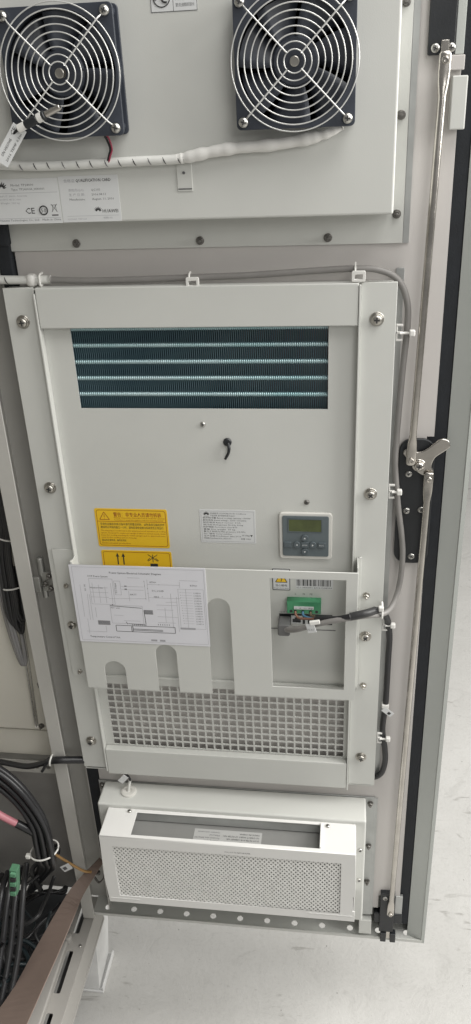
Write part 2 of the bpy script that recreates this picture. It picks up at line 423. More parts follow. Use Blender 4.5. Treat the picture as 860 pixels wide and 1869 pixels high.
# ================================================================== upper fan panel
fanp = thing('fan_panel', (-177, 0, 1450), 'grey sheet metal box carrying two fans at the top of the door', 'fan box')
def tray(parent, x0, x1, z0, z1, yf, name, mt):
    bb = MB(); r = 2.5
    bb.box(x0, x1, yf, -3.2, z0, z1)
    return bb.build(name, mt, parent, bevel=r, seg=3)
tray(fanp, -440, 45, 1487, 1770, -50, 'box', PAINT)
plate('flange', PAINT, fanp, [rect(-412, 59, 1449, 1770)], -3, 2.0, 0.5)
MB().box(59.4, 66, -2, -0.2, 1449, 1770).build('edge_strip', GALV, fanp)
for x in (-327, -176, -26): screw(fanp, 'nut', x, -3, 1457, DARKST, random.random())
for z in (1481, 1582, 1686): screw(fanp, 'nut', 51, -3, z, DARKST, random.random())
# tie-down tab under the harness
MB().box(-189, -172, -51.2, -50.1, 1517, 1552).build('tie_tab', PAINT, fanp, bevel=0.8)
MB().box(-188, -173, -51.6, -51.3, 1519, 1520.2).build('tie_tab', SINK, fanp)
MB().lathe((-181, -51.1, 1536), (0, -1, 0), [(1.6, 0), (1.6, 0.6)], 12).build('tie_hole', SINK, fanp)

def sticker(parent, name, mt, x0, x1, z0, z1, yf, r=1.0, th=0.35, label=None):
    o = plate(name, mt, parent, [rrect(x0, x1, z0, z1, r)], yf-th, th, 0.05)
    if label: o['label'] = label
    return o
# rotation sticker at the very top
s = sticker(fanp, 'sticker', LABEL, -203.5, -156, 1686, 1726, -50, 0.8, label='white sticker with a fan hazard sign and lines of print')
b = MB(); b.tube([(-192+8.5*math.cos(a*math.pi/18), -50.5, 1699+8.5*math.sin(a*math.pi/18)) for a in range(36)], 0.55, 5, closed=True); b.build('ring', INK, s)
b = MB()
for k in range(3):
    a = math.radians(50+120*k)
    b.tube(cat_rom([(-192, -50.55, 1699), (-192+4*math.cos(a), -50.55, 1699+4*math.sin(a)), (-192+7*math.cos(a+.5), -50.55, 1699+7*math.sin(a+.5))], 4), 1.0, 5)
b.build('fan_sign', INK, s)
lines(s, INK, [(-180.5, 1686.5, -180.5, 1725.5)]+rectline(-203.1, -156.4, 1686.4, 1725.6), -50.4, 0.5)
for i, t in enumerate(('Keep fingers and objects away', 'from rotating fan blades', 'Do not touch while running', '警告 禁止触摸旋转风扇叶片')):
    text(s, SINK, t, -178, 1706.5-i*5.4, 3.4 if i < 3 else 3.6, -50.42, x1=-159 if i != 1 else -163)

# left rating label and qualification card
s = sticker(fanp, 'rating_label', LABEL, -415, -324.5, 1487.5, 1535.5, -50, 0.6, label='silver rating label with conformity marks')
petals(s, INK, -390.5, 1527.5, 5.0, -50.42)
text(s, SINK, 'Model: TP24000', -379.5, 1527.8, 3.4, -50.42, x1=-353)
text(s, SINK, 'Type: TP24000A_HX0001', -379.5, 1523.4, 3.2, -50.42, x1=-341)
lines(s, LINK, [(-395, 1520.6, -326, 1520.6), (-412, 1493.6, -326, 1493.6)], -50.4, 0.35)
for i, t in enumerate(('INPUT: 380V~ 50/60Hz', 'OUTPUT: 48V DC 600A', 'Weight: 120 kg')):
    text(s, LINK, t, -394.5, 1516.6-i*3.6, 2.6, -50.42, x1=(-362, -370, -372)[i])
text(s, INK, 'CE', -366.5, 1498.4, 9.0, -50.42, x1=-355.5, bold=0.06)
b = MB(); b.tube([(-345+4.6*math.cos(a*math.pi/14), -50.5, 1501.6+4.6*math.sin(a*math.pi/14)) for a in range(28)], 0.75, 5, closed=True); b.build('ring', INK, s)
text(s, INK, '50', -348, 1499.4, 6, -50.42, x1=-342)
lines(s, INK, [(-335.5, 1508, -329, 1499.5), (-329, 1508, -335.5, 1499.5), (-335.8, 1507, -328.6, 1507), (-334.6, 1500, -333.9, 1507), (-330, 1500, -330.6, 1507)], -50.4, 0.45)
lines(s, INK, [(-336, 1496.2, -328.3, 1496.2)], -50.4, 1.3)
text(s, SINK, 'Huawei Technologies Co., Ltd.   Made in China', -398, 1490.6, 3.0, -50.42, x1=-326)
s = sticker(fanp, 'qualification_card', LABEL, -323.5, -255.5, 1488, 1536.5, -50, 0.6, label='white card reading QUALIFICATION CARD')
text(s, LINK, '合格证', -317.5, 1530.2, 3.8, -50.42, x1=-305)
text(s, INK, 'QUALIFICATION CARD', -303.5, 1530.2, 4.4, -50.42, x1=-263.5, bold=0.05)
for i, (a, c) in enumerate((('质检员(QC):', 'QC115'), ('生 产 日 期:', '2016.08.11'), ('Manufacture:', 'August. 11. 2016'))):
    text(s, LINK if i < 2 else SINK, a, -313, 1520.6-i*4.8, 3.2, -50.42, x1=-295)
    text(s, SINK, c, -287, 1520.6-i*4.8, 3.2, -50.42, x1=(-277, -271, -262)[i])
petals(s, INK, -281.5, 1500.2, 3.4, -50.42)
text(s, INK, 'HUAWEI', -276.5, 1497.4, 5.0, -50.42, x1=-258.5, bold=0.06)
lines(s, LINK, [(-318, 1494.4, -258, 1494.4)], -50.4, 0.3)
text(s, LINK, '02220369  TW1624', -318, 1490.4, 2.4, -50.42, x1=-296)
text(s, LINK, '电源柜  P/N', -276, 1491, 2.4, -50.42, x1=-266)

# ================================================================== the two fans
def cooling_fan(cx, cz, label, tilt):
    f = thing('cooling_fan', (cx, -50, cz-60), label, 'fan', 'cooling fans on the box')
    y0, yf = -50.5, -75
    ring = circ(cx, cz, 57.2, 48)
    hol = [circ(cx+sx*52.5, cz+sz*52.5, 2.0, 10) for sx in (-1, 1) for sz in (-1, 1)]
    plate('frame', FANBLK, f, [rrect(cx-60, cx+60, cz-60, cz+60, 5)]+[ring]+hol, yf, 4, 0.5)
    plate('frame', FANBLK, f, [rrect(cx-60, cx+60, cz-60, cz+60, 5)]+[circ(cx, cz, 57.8, 48)], y0-4.2, 4, 0.5)
    b = MB(); b.lathe((cx, 0, cz), (0, -1, 0), [(58, 54), (58, 71.2), (59.3, 71.2), (59.3, 54), (58, 54)], 48); b.build('barrel', FANBLK, f)
    for sx in (-1, 1):
        for sz in (-1, 1):
            MB().lathe((cx+sx*52.5, 0, cz+sz*52.5), (0, -1, 0), [(5, 54), (5, 71)], 14).build('corner_post', FANBLK, f)
    # back of the duct and motor struts
    MB().lathe((cx, -51, cz), (0, -1, 0), [(57.5, 0), (57.5, 0.6)], 40).build('duct_back', DARKIN, f)
    hub = MB().lathe((cx, 0, cz), (0, -1, 0), [(23, 54), (23, 68), (21, 70.5), (10, 71), (0, 71)], 32).build('hub', FANBLK, f)
    MB().lathe((cx, 0, cz), (0, -1, 0), [(4.4, 71.0), (4.4, 71.5), (0, 71.6)], 22).build('hub_label', BRASSZ, hub)
    for k in range(7):
        a0 = math.radians(tilt+k*360/7); vs = []; fs = []
        for i in range(7):
            r = 22+(56-22)*i/6
            for j in range(5):
                t = j/4; a = a0+math.radians(-6-8*i/6)+math.radians(46)*t; d = 57.5+12.5*t
                for q in (0, 0.9): vs.append((cx+r*math.cos(a), -(d+q), cz+r*math.sin(a)))
        N = lambda i, j, q: (i*5+j)*2+q
        for i in range(6):
            for j in range(4):
                fs += [(N(i, j, 1), N(i+1, j, 1), N(i+1, j+1, 1), N(i, j+1, 1)), (N(i, j, 0), N(i, j+1, 0), N(i+1, j+1, 0), N(i+1, j, 0))]
            fs += [(N(i, 0, 0), N(i+1, 0, 0), N(i+1, 0, 1), N(i, 0, 1)), (N(i, 4, 0), N(i, 4, 1), N(i+1, 4, 1), N(i+1, 4, 0))]
        b = MB(); b.add(vs, fs, True); b.build('blade', FANBLK, f)
    # wire guard
    g = MB(); g.tube([(cx+10.4*math.cos(a*math.pi/12), -82, cz+10.4*math.sin(a*math.pi/12)) for a in range(24)], 0.72, 6, closed=True)
    guard = g.build('guard', WIREG, f)
    for k in range(1, 9):
        r = 10.4+k*6.55; yy = -82+(1.0 if k < 8 else 2.2)
        b = MB(); b.tube([(cx+r*math.cos(a*math.pi/40), yy, cz+r*math.sin(a*math.pi/40)) for a in range(80)], 0.72, 6, closed=True)
        b.build('ring', WIREG, guard)
    for sx in (-1, 1):
        for sz in (-1, 1):
            b = MB(); p = [(cx+sx*d/1.4142, y, cz+sz*d/1.4142) for d, y in ((9.6, -83.2), (20, -83.4), (40, -83.4), (62, -83), (68, -80), (71.5, -77.5))]
            b.tube(cat_rom(p, 4), 0.85, 6)
            b.lathe((cx+sx*52.5, -76, cz+sz*52.5), (0, -1, 0), [(4.6, 0), (4.6, 1.6), (2.4, 1.6), (2.4, 0)], 16)
            b.build('spoke', WIREG, guard)
            screw(f, 'fan', cx+sx*52.5, -77, cz+sz*52.5, STEEL, random.random())
    g = MB().lathe((cx, -79, cz), (0, -1, 0), [(4.8, 0), (4.8, 1.0), (4.0, 1.4)], 18); g.build('guard_badge', BRASSZ, guard)
    return f
cooling_fan(-297, 1636.5, 'black axial fan with wire guard above the qualification card', 20)
cooling_fan(-58, 1636.5, 'black axial fan with wire guard at the right, nearest the lock rod', 48)

# ================================================================== air conditioner
ac = thing('air_conditioner', (-184, 0, 612), 'grey door mounted air conditioner with coil window, display and punched grille', 'air conditioner')
b = MB()
b.box(-421, -419, -18, -1.5, 614, 1407); b.box(51, 53, -18, -1.5, 614, 1407)
b.box(-419, 51, -18, -1.5, 1405, 1407); b.box(-419, 51, -18, -1.5, 614, 616)
b.build('housing', PAINT, ac)
plate('backing_flange', GALV, ac, [rect(53.5, 63, 622, 1421)], -2.2, 1.6, 0.2)
plate('side_flange', PAINT, ac, [rect(-423, -383.6, 620, 1409)], -20, 2, 0.7)
plate('side_flange', PAINT, ac, [rect(13.6, 55, 618, 1409)], -20, 2, 0.7)
MB().box(-383.4, -381, -25.5, -12, 617, 1402).build('fold_lip', PAINT, ac, bevel=0.6)
MB().box(11, 13.4, -25.5, -12, 609, 1407).build('fold_lip', PAINT, ac, bevel=0.6)
MB().box(-380.6, 10.6, -24.5, -12, 1359, 1409).build('top_band', PAINT, ac, bevel=1.4, seg=3)
MB().box(-380.6, 10.6, -25, -12, 612, 665).build('bottom_band', PAINT, ac, bevel=1.4, seg=3)
# front panel, one punched sheet: coil window above, square-hole grille below
gx0, gz0, pt, hw = -367.0, 668.5, 12.9, 10.3
xs = sorted({-380.8, 10.8, -346.0, -24.0} | {gx0+i*pt for i in range(29)} | {gx0+i*pt+hw for i in range(29)})
zs = sorted({666.0, 1358.8, 1250.5, 1357.2} | {gz0+j*pt for j in range(11)} | {gz0+j*pt+hw for j in range(11)})
def panel_keep(i, j):
    x = (xs[i]+xs[i+1])/2; z = (zs[j]+zs[j+1])/2
    if -346 < x < -24 and 1250.5 < z < 1357.2: return False
    u, v = (x-gx0) % pt, (z-gz0) % pt
    if gx0 < x < gx0+28*pt+hw and gz0 < z < gz0+10*pt+hw and u < hw and v < hw: return False
    return True
MB().grid(xs, zs, panel_keep, -14, -12.4).build('front_panel', PAINT, ac)
MB().box(-376, 6, -19, -14.3, 797, 812).build('panel_ledge', PAINT, ac, bevel=1)
MB().box(-378, 8, 22, 24, 650, 830).build('grille_backing', BEHIND, ac)
b = MB()
for i in range(40): b.box(-374+i*9.6, -372.5+i*9.6, 12, 21.8, 655, 825)
o = b.build('inner_fins', DARKIN, ac); o['kind'] = 'stuff'
# condenser coil behind the window
MB().box(-360, -10, 24, 26, 1235, 1372).build('coil_back', DARKIN, ac)
b = MB(); n = 128
for i in range(n):
    x = -352+336*i/(n-1); b.box(x-0.28, x+0.28, -9.5, 20, 1240, 1370)
o = b.build('fins', COILF, ac); o['kind'] = 'stuff'
for z in (1354.5, 1333, 1311.5, 1290, 1268.5):
    prof = []                       # finned tube: a collar at every fin
    for q in range(n-1):
        h = 336*q/(n-1); prof += [(2.2, h+0.1), (3.3, h+0.55), (3.3, h+1.5), (2.2, h+2.1)]
    b = MB(); b.lathe((-351.7, -7.6, z), (1, 0, 0), prof, 10, False)
    b.build('coil_tube', COILT, ac)
# screws
for z in (1367, 1137, 909, 678):
    screw(ac, 'big', -403, -20, z, BRASSZ, random.uniform(-.6, .8)); screw(ac, 'big', 32.5, -20, z-1, BRASSZ, random.uniform(-.6, .8))
screw(ac, 'small', -185, -14, 1229.5, STEEL, 0.3); screw(ac, 'small', -51, -14, 1119, DARKST, 0.1)
for x, z in ((-402, 979), (-402, 822), (31.5, 978), (32, 819)): screw(ac, 'nut', x, -20, z, BRASSZ, random.random())
# probe grommet with its bent tail
g = MB().lathe((-154, -14, 1205), (0, -1, 0), [(5.6, 0), (5.6, 1.6), (4.4, 2.8), (0, 3.0)], 20).build('probe_grommet', BLACKP, ac)
b = MB(); b.tube(cat_rom([(-153, -16, 1204), (-151.5, -20, 1199), (-152.5, -20, 1192), (-156, -18, 1185), (-157.5, -17, 1182)], 6), lambda t: 2.3-0.5*t, 8); b.build('probe_tail', BLACKP, g)
# yellow stickers
s = sticker(ac, 'warning_sticker', YELLOW, -347, -243.5, 1042, 1103.5, -14, 3.0, label='yellow warning sticker with red triangle and dense print')
r = rrect(-344.3, -246.2, 1044.6, 1100.9, 3.5, 4); lines(s, YINK, polyline(r)+[(-344.3, 1083.2, -246.2, 1083.2)], -14.42, 0.7)
lines(s, YINK, polyline([(-340.5, 1086), (-326.5, 1086), (-333.5, 1098)])+[(-333.5, 1094.5, -333.5, 1090), (-333.5, 1088.6, -333.5, 1087.6)], -14.44, 0.9)
text(s, YINK, '警告：非专业人员请勿拆装', -320, 1091.5, 7.4, -14.45, x1=-252, bold=0.05)
text(s, YINK, 'Warning: Transportation disassemble of the air conditioner equipment', -320, 1088.2, 3.0, -14.45, x1=-247.5)
text(s, YINK, 'Technicians to install this appliance with the operating manual', -320, 1084.8, 3.0, -14.45, x1=-250)
for i, t in enumerate(('空调在运输和安装过程中请勿倒置或倾斜，以免造成压缩机损坏', '搬运时必须保持直立一小时，通电前请检查制冷系统是否正常运行')):
    text(s, INK, t, -340.5, 1077.5-i*5.2, 4.4, -14.45, x1=-248.5-i*2)
for i, t in enumerate(('The shipping is conditional in the initial period of operation of cooling', 'system. Keeping the equipment upright if tilted or turned upside down', 'keep the cooling standing the initial upright and no abnormal noise', 'exist in the cooling system running.')):
    text(s, YINK, t, -341, 1067.6-i*3.7, 3.1, -14.45, x1=(-248, -248.5, -248.5, -290)[i])
text(s, INK, '重点标识请参阅，操作前须知', -341, 1051.6, 3.8, -14.45, x1=-306)
text(s, YINK, 'Environmental protection', -341, 1047.2, 3.6, -14.45, x1=-300)
s = sticker(ac, 'warning_sticker', YELLOW, -345, -242.5, 985, 1036.5, -14, 3.0, label='yellow sticker with two up arrows and a do not stack sign')
lines(s, YINK, polyline(rrect(-342.3, -245.2, 988, 1033.9, 3.0, 4)), -14.42, 0.7)
for x in (-321.5, -313):
    MB().add([(x-0.9, -14.45, 1013), (x+0.9, -14.45, 1013), (x+0.9, -14.45, 1026), (x+2.6, -14.45, 1026), (x, -14.45, 1032.5), (x-2.6, -14.45, 1026), (x-0.9, -14.45, 1026)], [(0, 1, 2, 6), (5, 6, 2, 3, 4)]).build('printed_arrow', INK, s)
MB().add([(-324.5, -14.45, 1009), (-310, -14.45, 1009), (-310, -14.45, 1011), (-324.5, -14.45, 1011)], [(0, 1, 2, 3)]).build('printed_bar', INK, s)
MB().add([(-274.5, -14.45, 1004), (-263.5, -14.45, 1004), (-263.5, -14.45, 1016), (-274.5, -14.45, 1016)], [(0, 1, 2, 3)]).build('printed_box', INK, s)
lines(s, INK, [(-277, 1020, -263, 1031), (-263, 1020, -277, 1031), (-270, 1018, -270, 1031), (-278, 1021, -274, 1025), (-262, 1021, -266, 1025)], -14.5, 0.9)
# rating plate
s = sticker(ac, 'rating_plate', LABEL, -198, -121, 1053, 1105, -14, 0.6, label='silver rating plate full of fine print')
lines(s, LINK, rectline(-195.8, -123.2, 1055.4, 1102.6), -14.42, 0.35)
petals(s, INK, -188.5, 1098, 3.6, -14.45)
text(s, SINK, 'HUAWEI', -192, 1094, 1.8, -14.45, x1=-185)
rows = ['空调型号: PC1500N-200 Air Conditioner', '产品名称: 室外机柜空调 AC220V', '额定制冷量 Rated cooling capacity: 1500W', '额定电压 Rated voltage: 220V~ 50/60Hz', '额定电流 Rated current  4.2A', '制冷剂 Refrigerant R134a 550g', '防护等级 Protection class IP55', '重量 Net weight  35 kg', '最大工作压力 Max pressure 2.8 MPa', '出厂编号 Serial number', '生产日期 Production date 2016', '制造商 Manufactured for cabinet use']
for i, t in enumerate(rows):
    x0 = -183 if i < 2 else -193.5
    text(s, INK if i in (2, 3, 8) else SINK, t, x0, 1098.4-i*3.55, 2.7, -14.45, x1=x0+(48, 40, 66, 60, 52, 55, 47, 44, 58, 40, 52, 38)[i] if i > 1 else x0+(50, 34)[i])
text(s, INK, '15.6kg', -140, 1064.6, 3.0, -14.45, x1=-130); text(s, INK, '▼', -129, 1063.6, 4.0, -14.45)
text(s, SINK, '合格  PASS', -142, 1059, 2.8, -14.45, x1=-128)
# controller display
bz = plate('display_bezel', BEZEL, ac, [rrect(-88.5, -16.5, 1033, 1104.5, 5)], -18.5, 4.4, 1.2)
dp = plate('face', DISPG, bz, [rrect(-83.8, -21.2, 1038.4, 1100.6, 2.5)], -20.0, 1.4, 0.5)
plate('lcd_frame', BTN, bz, [rect(-76.2, -30, 1076, 1096.8), rect(-75, -31.2, 1077.2, 1095.6)], -20.6, 0.5, 0.1)
plate('lcd', LCD, bz, [rect(-75, -31.2, 1077.2, 1095.6)], -20.25, 0.2, 0.02)
for x, z, sh in ((-53.5, 1067.5, 'u'), (-53.5, 1046.5, 'd'), (-64.2, 1057, 'l'), (-42.8, 1057, 'r'), (-53.5, 1057, 'e'), (-77, 1057, 'q'), (-30.5, 1057, 'q')):
    if sh in 'eq': ol = rrect(x-4.9, x+4.9, z-4.2, z+4.2, 1.0)
    else: ol = circ(x, z, 5.0, 18)
    bt = plate('button', BTN, bz, [ol], -22.0, 2.4, 0.5)
    q = 1.5
    tri = {'u': [(x-q, z-q*.6), (x+q, z-q*.6), (x, z+q)], 'd': [(x-q, z+q*.6), (x, z-q), (x+q, z+q*.6)], 'l': [(x+q*.6, z-q), (x+q*.6, z+q), (x-q, z)], 'r': [(x-q*.6, z-q), (x+q, z), (x-q*.6, z+q)]}.get(sh)
    if tri:
        off = OFF[bz]; mm = MB(); mm.add([(px, -22.1, pz) for px, pz in tri], [(0, 1, 2)]); mm.build('arrow_mark', LABEL, bz)
text(bz, LABEL, 'ENTER', -57, 1056, 2.6, -22.1, x1=-50); text(bz, LABEL, 'ESC', -33.5, 1056, 2.8, -22.1, x1=-27.5)
# high-voltage sticker, barcode and socket markings
s = sticker(ac, 'hazard_sticker', LABEL, -100, -74.5, 978, 1014, -14, 0.5, label='small white sticker with black edge and yellow triangle')
lines(s, INK, rectline(-99.3, -75.2, 978.7, 1013.3), -14.42, 1.1)
b = MB(); b.add([(-97, -14.42, 990.5), (-77.5, -14.42, 990.5), (-77.5, -14.42, 1011), (-97, -14.42, 1011)], [(0, 1, 2, 3)]); b.build('yellow_field', LABEL, s)
b = MB(); b.add([(-95.5, -14.46, 991.5), (-79, -14.46, 991.5), (-87.2, -14.46, 1007)], [(0, 1, 2)]); b.build('triangle', YELLOW, s)
lines(s, INK, polyline([(-95.5, 991.5), (-79, 991.5), (-87.2, 1007)])+[(-86.3, 1002, -88, 997.5), (-88, 997.5, -86.2, 997.8), (-86.2, 997.8, -87.6, 993)], -14.5, 1.0)
text(s, INK, '当心触电', -95.5, 984.6, 4.2, -14.5, x1=-79); text(s, INK, 'Danger electric shock', -97.5, 980.8, 2.6, -14.5, x1=-77)
s = sticker(ac, 'barcode_label', LABEL, -67, -14.5, 981.5, 998, -14, 0.4, label='white barcode label above the green terminal block')
b = MB(); x = -65.5
while x < -17.5:
    wd = random.choice((0.6, 0.6, 1.1, 1.7)); b.add([(x, -14.42, 986.5), (x+wd, -14.42, 986.5), (x+wd, -14.42, 997), (x, -14.42, 997)], [(0, 1, 2, 3)]); x += wd+random.choice((0.6, 0.7, 1.3))
b.build('barcode', INK, s)
text(s, INK, '0211405001 20161208000', -66, 982.6, 3.4, -14.45, x1=-16)
for t, x in (('L', -68), ('N', -57), ('PE', -47)): text(ac, INK, t, x, 971.2, 4.0, -14.1)
text(ac, INK, '~220V  COM1  RS485', -92, 939.6, 3.0, -14.1, x1=-62)
# green terminal plug
tb = plate('terminal_block', TGREEN, ac, [rect(-79, -31, 947, 967.5)], -26, 12, 0.8)
MB().box(-69, -41, -27.2, -26.1, 955, 959.5).build('marking_strip', LABEL, tb)
text(tb, INK, '- + ~ N', -67, 955.8, 3.6, -27.3, x1=-43)
for x in (-73, -67, -56.5, -45.5, -37): MB().lathe((x, -26.05, 951), (0, -1, 0), [(2.2, 0), (2.2, 0.3)], 14).build('wire_entry', RECESS, tb)
# socket strip
ss = plate('socket_strip', BLACKP, ac, [rect(-91, -15, 921.5, 938)], -15.2, 1.2, 0.2)
jk = plate('data_socket', LABEL, ss, [rect(-74, -57.5, 922.5, 936.6), [(-72, 924.5), (-60, 924.5), (-60, 931), (-63, 931), (-63, 933.5), (-69, 933.5), (-69, 931), (-72, 931)]], -16.4, 1.1, 0.1)
plate('data_socket', LABEL, ss, [rect(-54, -50, 922.5, 936.6)], -16.4, 1.1, 0.1)
for i in range(9): MB().box(-36+i*2.3, -34.9+i*2.3, -16, -15.3, 924+4*(i % 2), 926.5+4*(i % 2)).build('contact', LABEL, ss)
MB().box(-105, -10, -14.6, -14.1, 911.0, 911.9).build('panel_seam', SINK, ac)

# ================================================================== document holder
ho = thing('document_holder', (-182, -20, 814), 'grey sheet metal pocket with three slots and a square window', 'holder')
def slot_path(x0, x1, zt, zb, n=10):
    r = (x1-x0)/2; cx = (x0+x1)/2
    return [(x0, zb)]+[(cx-r*math.cos(math.pi*k/n), zt-r+r*math.sin(math.pi*k/n)) for k in range(n+1)]+[(x1, zb)]
ol = [(-382, 814)]+slot_path(-352, -320, 866, 814)+slot_path(-271, -240, 900, 814)+slot_path(-190, -157, 984, 814)+[(19.5, 814), (19.5, 1032), (-382, 1032)]
plate('front_plate', PAINT, ho, [ol, rect(-100, 3.5, 833, 1020)], -50, 1.6, 0.45)
MB().box(-382, -380.4, -48, -22.5, 816, 1031.5).build('side_wall', PAINT, ho, bevel=0.5)
MB().box(17.8, 19.4, -48, -20.5, 816, 1039).build('side_wall', PAINT, ho, bevel=0.5)
MB().box(-380.2, -377, -49.9, -44, 1032.2, 1037).build('corner_tab', PAINT, ho, bevel=0.5)
plate('mounting_tab', PAINT, ho, [rect(-415, -382.4, 814, 1040)], -22.2, 1.8, 0.4)
plate('mounting_tab', PAINT, ho, [rect(19.8, 24, 814, 1040)], -22.2, 1.8, 0.4)

# wiring diagram card on the holder
wd = thing('wiring_diagram', (-285, -50, 900), 'white laminated wiring diagram stuck on the grey document pocket', 'diagram')
plate('sheet', PAPER, wd, [rect(-382.5, -188.5, 901, 1033)], -50.8, 0.6, 0.1)
Y = -50.9
lines(wd, LINK, rectline(-378.5, -191, 904.5, 1029.5), Y, 0.35)
text(wd, INK, 'Power System Electrical Schematic Diagram', -325, 1020, 4.4, Y-.05, x1=-251)
text(wd, INK, 'OCT Power System', -357.5, 1013.5, 4.2, Y-.05, x1=-328)
text(wd, INK, 'Temperature Control Unit', -366, 909.5, 4.6, Y-.05, x1=-321)
text(wd, SINK, 'Monitor Unit', -356, 994.5, 3.6, Y-.05, x1=-337)
text(wd, SINK, 'BTN+', -268, 1006.5, 3.6, Y-.05, x1=-259); text(wd, SINK, 'RTN+', -211, 1003, 3.6, Y-.05, x1=-201)
text(wd, SINK, 'DC_LOAD', -266, 992.5, 3.8, Y-.05, x1=-249); text(wd, SINK, 'NEG', -264, 982.5, 3.6, Y-.05, x1=-257)
text(wd, SINK, 'BATT', -298, 985, 3.6, Y-.05, x1=-289); text(wd, SINK, 'PSU unit', -329, 961.5, 3.2, Y-.05, x1=-316)
text(wd, SINK, 'AC  IN', -362, 990, 3.6, Y-.05, mapper=lambda a, c: (-362-(c-990), Y-.05, 990+(a+362)))
text(wd, SINK, 'DC Output', -317, 988, 3.6, Y-.05, mapper=lambda a, c: (-317-(c-988), Y-.05, 988+(a+317)))
seg = rectline(-356, -322, 968, 1011)+rectline(-320, -311, 985, 1008)+rectline(-330, -283, 936, 967)+[(-362, 940, -361, 985), (-358, 940, -358, 984), (-366, 916, -366, 942), (-310, 999.5, -278, 999.5), (-310, 994, -278, 994), (-276, 978, -276, 1010), (-272, 975, -272, 1012), (-272, 1004, -226, 1004), (-272, 982, -226, 982), (-330, 978, -276, 980), (-226, 1012, -200, 1012), (-226, 1000, -226, 1010), (-250, 940, -250, 966), (-262, 962, -238, 962), (-240, 930, -240, 990), (-248, 975, -232, 976)]
lines(wd, LINK, seg, Y, 0.4)
lines(wd, INK, [(-330, 966, -284, 963.5), (-326, 967, -326, 969), (-281, 960, -280, 936), (-306, 936, -279, 934.5), (-307, 935, -309, 939)]+rectline(-325, -238, 922, 932.5), Y-.03, 0.75)
lines(wd, SINK, rectline(-302, -300, 923, 931), Y-.03, 0.9); lines(wd, SINK, [(-300, 925, -256, 924.5)], Y-.03, 0.9); lines(wd, SINK, [(-300, 927, -256, 926.5)], Y-.03, 0.9)
lines(wd, INK, [(-305.5, 1000, -302, 1000)], Y-.03, 1.2); lines(wd, INK, [(-305.5, 995, -302, 995)], Y-.03, 1.2)
lines(wd, SINK, [(-281, 957+q, -268, 957+q) for q in (-3, -1.5, 0, 1.5, 3)]+[(-351, 936+q, -333, 936+q) for q in (-3, -1.5, 0, 1.5, 3)], Y-.02, 1.0)
lines(wd, LINK, [(-352+9*q, 970, -352+9*q, 1004-3*(q % 3)) for q in range(4)]+[(-356, 996-8*q, -330, 996-8*q) for q in range(3)]+[(-300, 1014, -282, 1014), (-300, 975, -300, 992), (-262, 970, -232, 970), (-262, 950, -232, 950), (-262, 940, -236, 940), (-232, 925, -232, 985), (-326, 950, -312, 950), (-312, 941, -288, 941), (-370, 945, -370, 1000), (-352, 945, -352, 962), (-370, 920, -340, 920), (-340, 920, -340, 931)]+rectline(-229, -193, 931, 998)+[(-218, 931, -218, 998)], Y, 0.4)
lines(wd, SINK, [(-300+3*q, 933, -300+3*q, 936) for q in range(7)]+[(-262+3.2*q, 935, -262+3.2*q, 937.5) for q in range(6)], Y-.02, 0.7)
for k in range(13):
    z = 992-k*4.35; x = -226.5+0.18*k
    text(wd, INK, '•', x, z-1, 4.2, Y-.05); lines(wd, LINK, [(x+2, z+.3, -209, z+.3)], Y, 0.3)
    text(wd, SINK, 'LOAD%02d' % (k+1), -207+0.1*k, z-1, 3.0, Y-.05, x1=-197+0.1*k)
for x, z in ((-276, 1009), (-276, 1001), (-272, 997), (-272, 989), (-276, 980), (-255, 1004), (-252, 984)): text(wd, INK, '•', x-.8, z-1.4, 4.5, Y-.05)
lines(wd, LINK, [(-230, 931, -208, 931), (-275, 908, -266, 908), (-262, 908, -254, 908)], Y, 3.2)

# ================================================================== lower filter unit
fu = thing('filter_unit', (-177, 0, 334), 'low grey housing with perforated filter cover at the door bottom', 'filter housing')
MB().box(-397, 43.5, -54, -3.2, 334, 573).build('box', PAINT, fu, bevel=3, seg=3)
plate('flange', GALV, fu, [rect(-409, 59, 284, 573)], -3, 2, 0.3)
MB().box(57, 63, -2, -0.2, 284, 570).build('edge_strip', GALV, fu)
for z in (560, 461, 372): screw(fu, 'nut', 51, -3, z, DARKST, random.random())
screw(fu, 'nut', -403, -3, 563, DARKST)
MB().box(40, 62, -10, 30, 240, 276).build('foot_bracket', PAINT, fu, bevel=1)
# cover: folded sheet with an opening in its top
cv = fu
tp = plate_mesh([[(-378, -54.2), (-378, -112), (27, -112), (27, -54.2)][::-1], [(-328, -60), (-328, -106), (-26, -106), (-26, -60)]], 1.8, 0.3, lambda a, c, z: (a, c, 565+z), OFF[fu], 'cover_top')
link('cover_top', tp, COVERP, fu)
plate('filter_cover', COVERP, fu, [[(-378, 411), (-381, 470), (-378, 566), (27, 566), (28.5, 500), (28.5, 470), (25, 469), (25, 436), (28.5, 435), (28.5, 411)], rect(-358.5, 5, 428, 544)], -113.6, 1.6, 0.6)
MB().box(-379.4, -377.6, -111.8, -54.5, 413, 564).build('cover_side', COVERP, fu, bevel=0.5)
MB().box(25.8, 27.6, -111.8, -54.5, 413, 564).build('cover_side', COVERP, fu, bevel=0.5)
MB().box(-377, 25, -111.8, -54.5, 411, 413).build('cover_bottom', COVERP, fu)
MB().box(-45, 25, -114.6, -113.8, 424, 425.2).build('cover_crease', COVERP, fu)
MB().box(-375, -325, -114.6, -113.8, 421, 422.2).build('cover_crease', COVERP, fu)
text(fu, SINK, 'PULL OUT TO REMOVE FILTER', -176, 550, 4.0, -113.75, x1=-136)
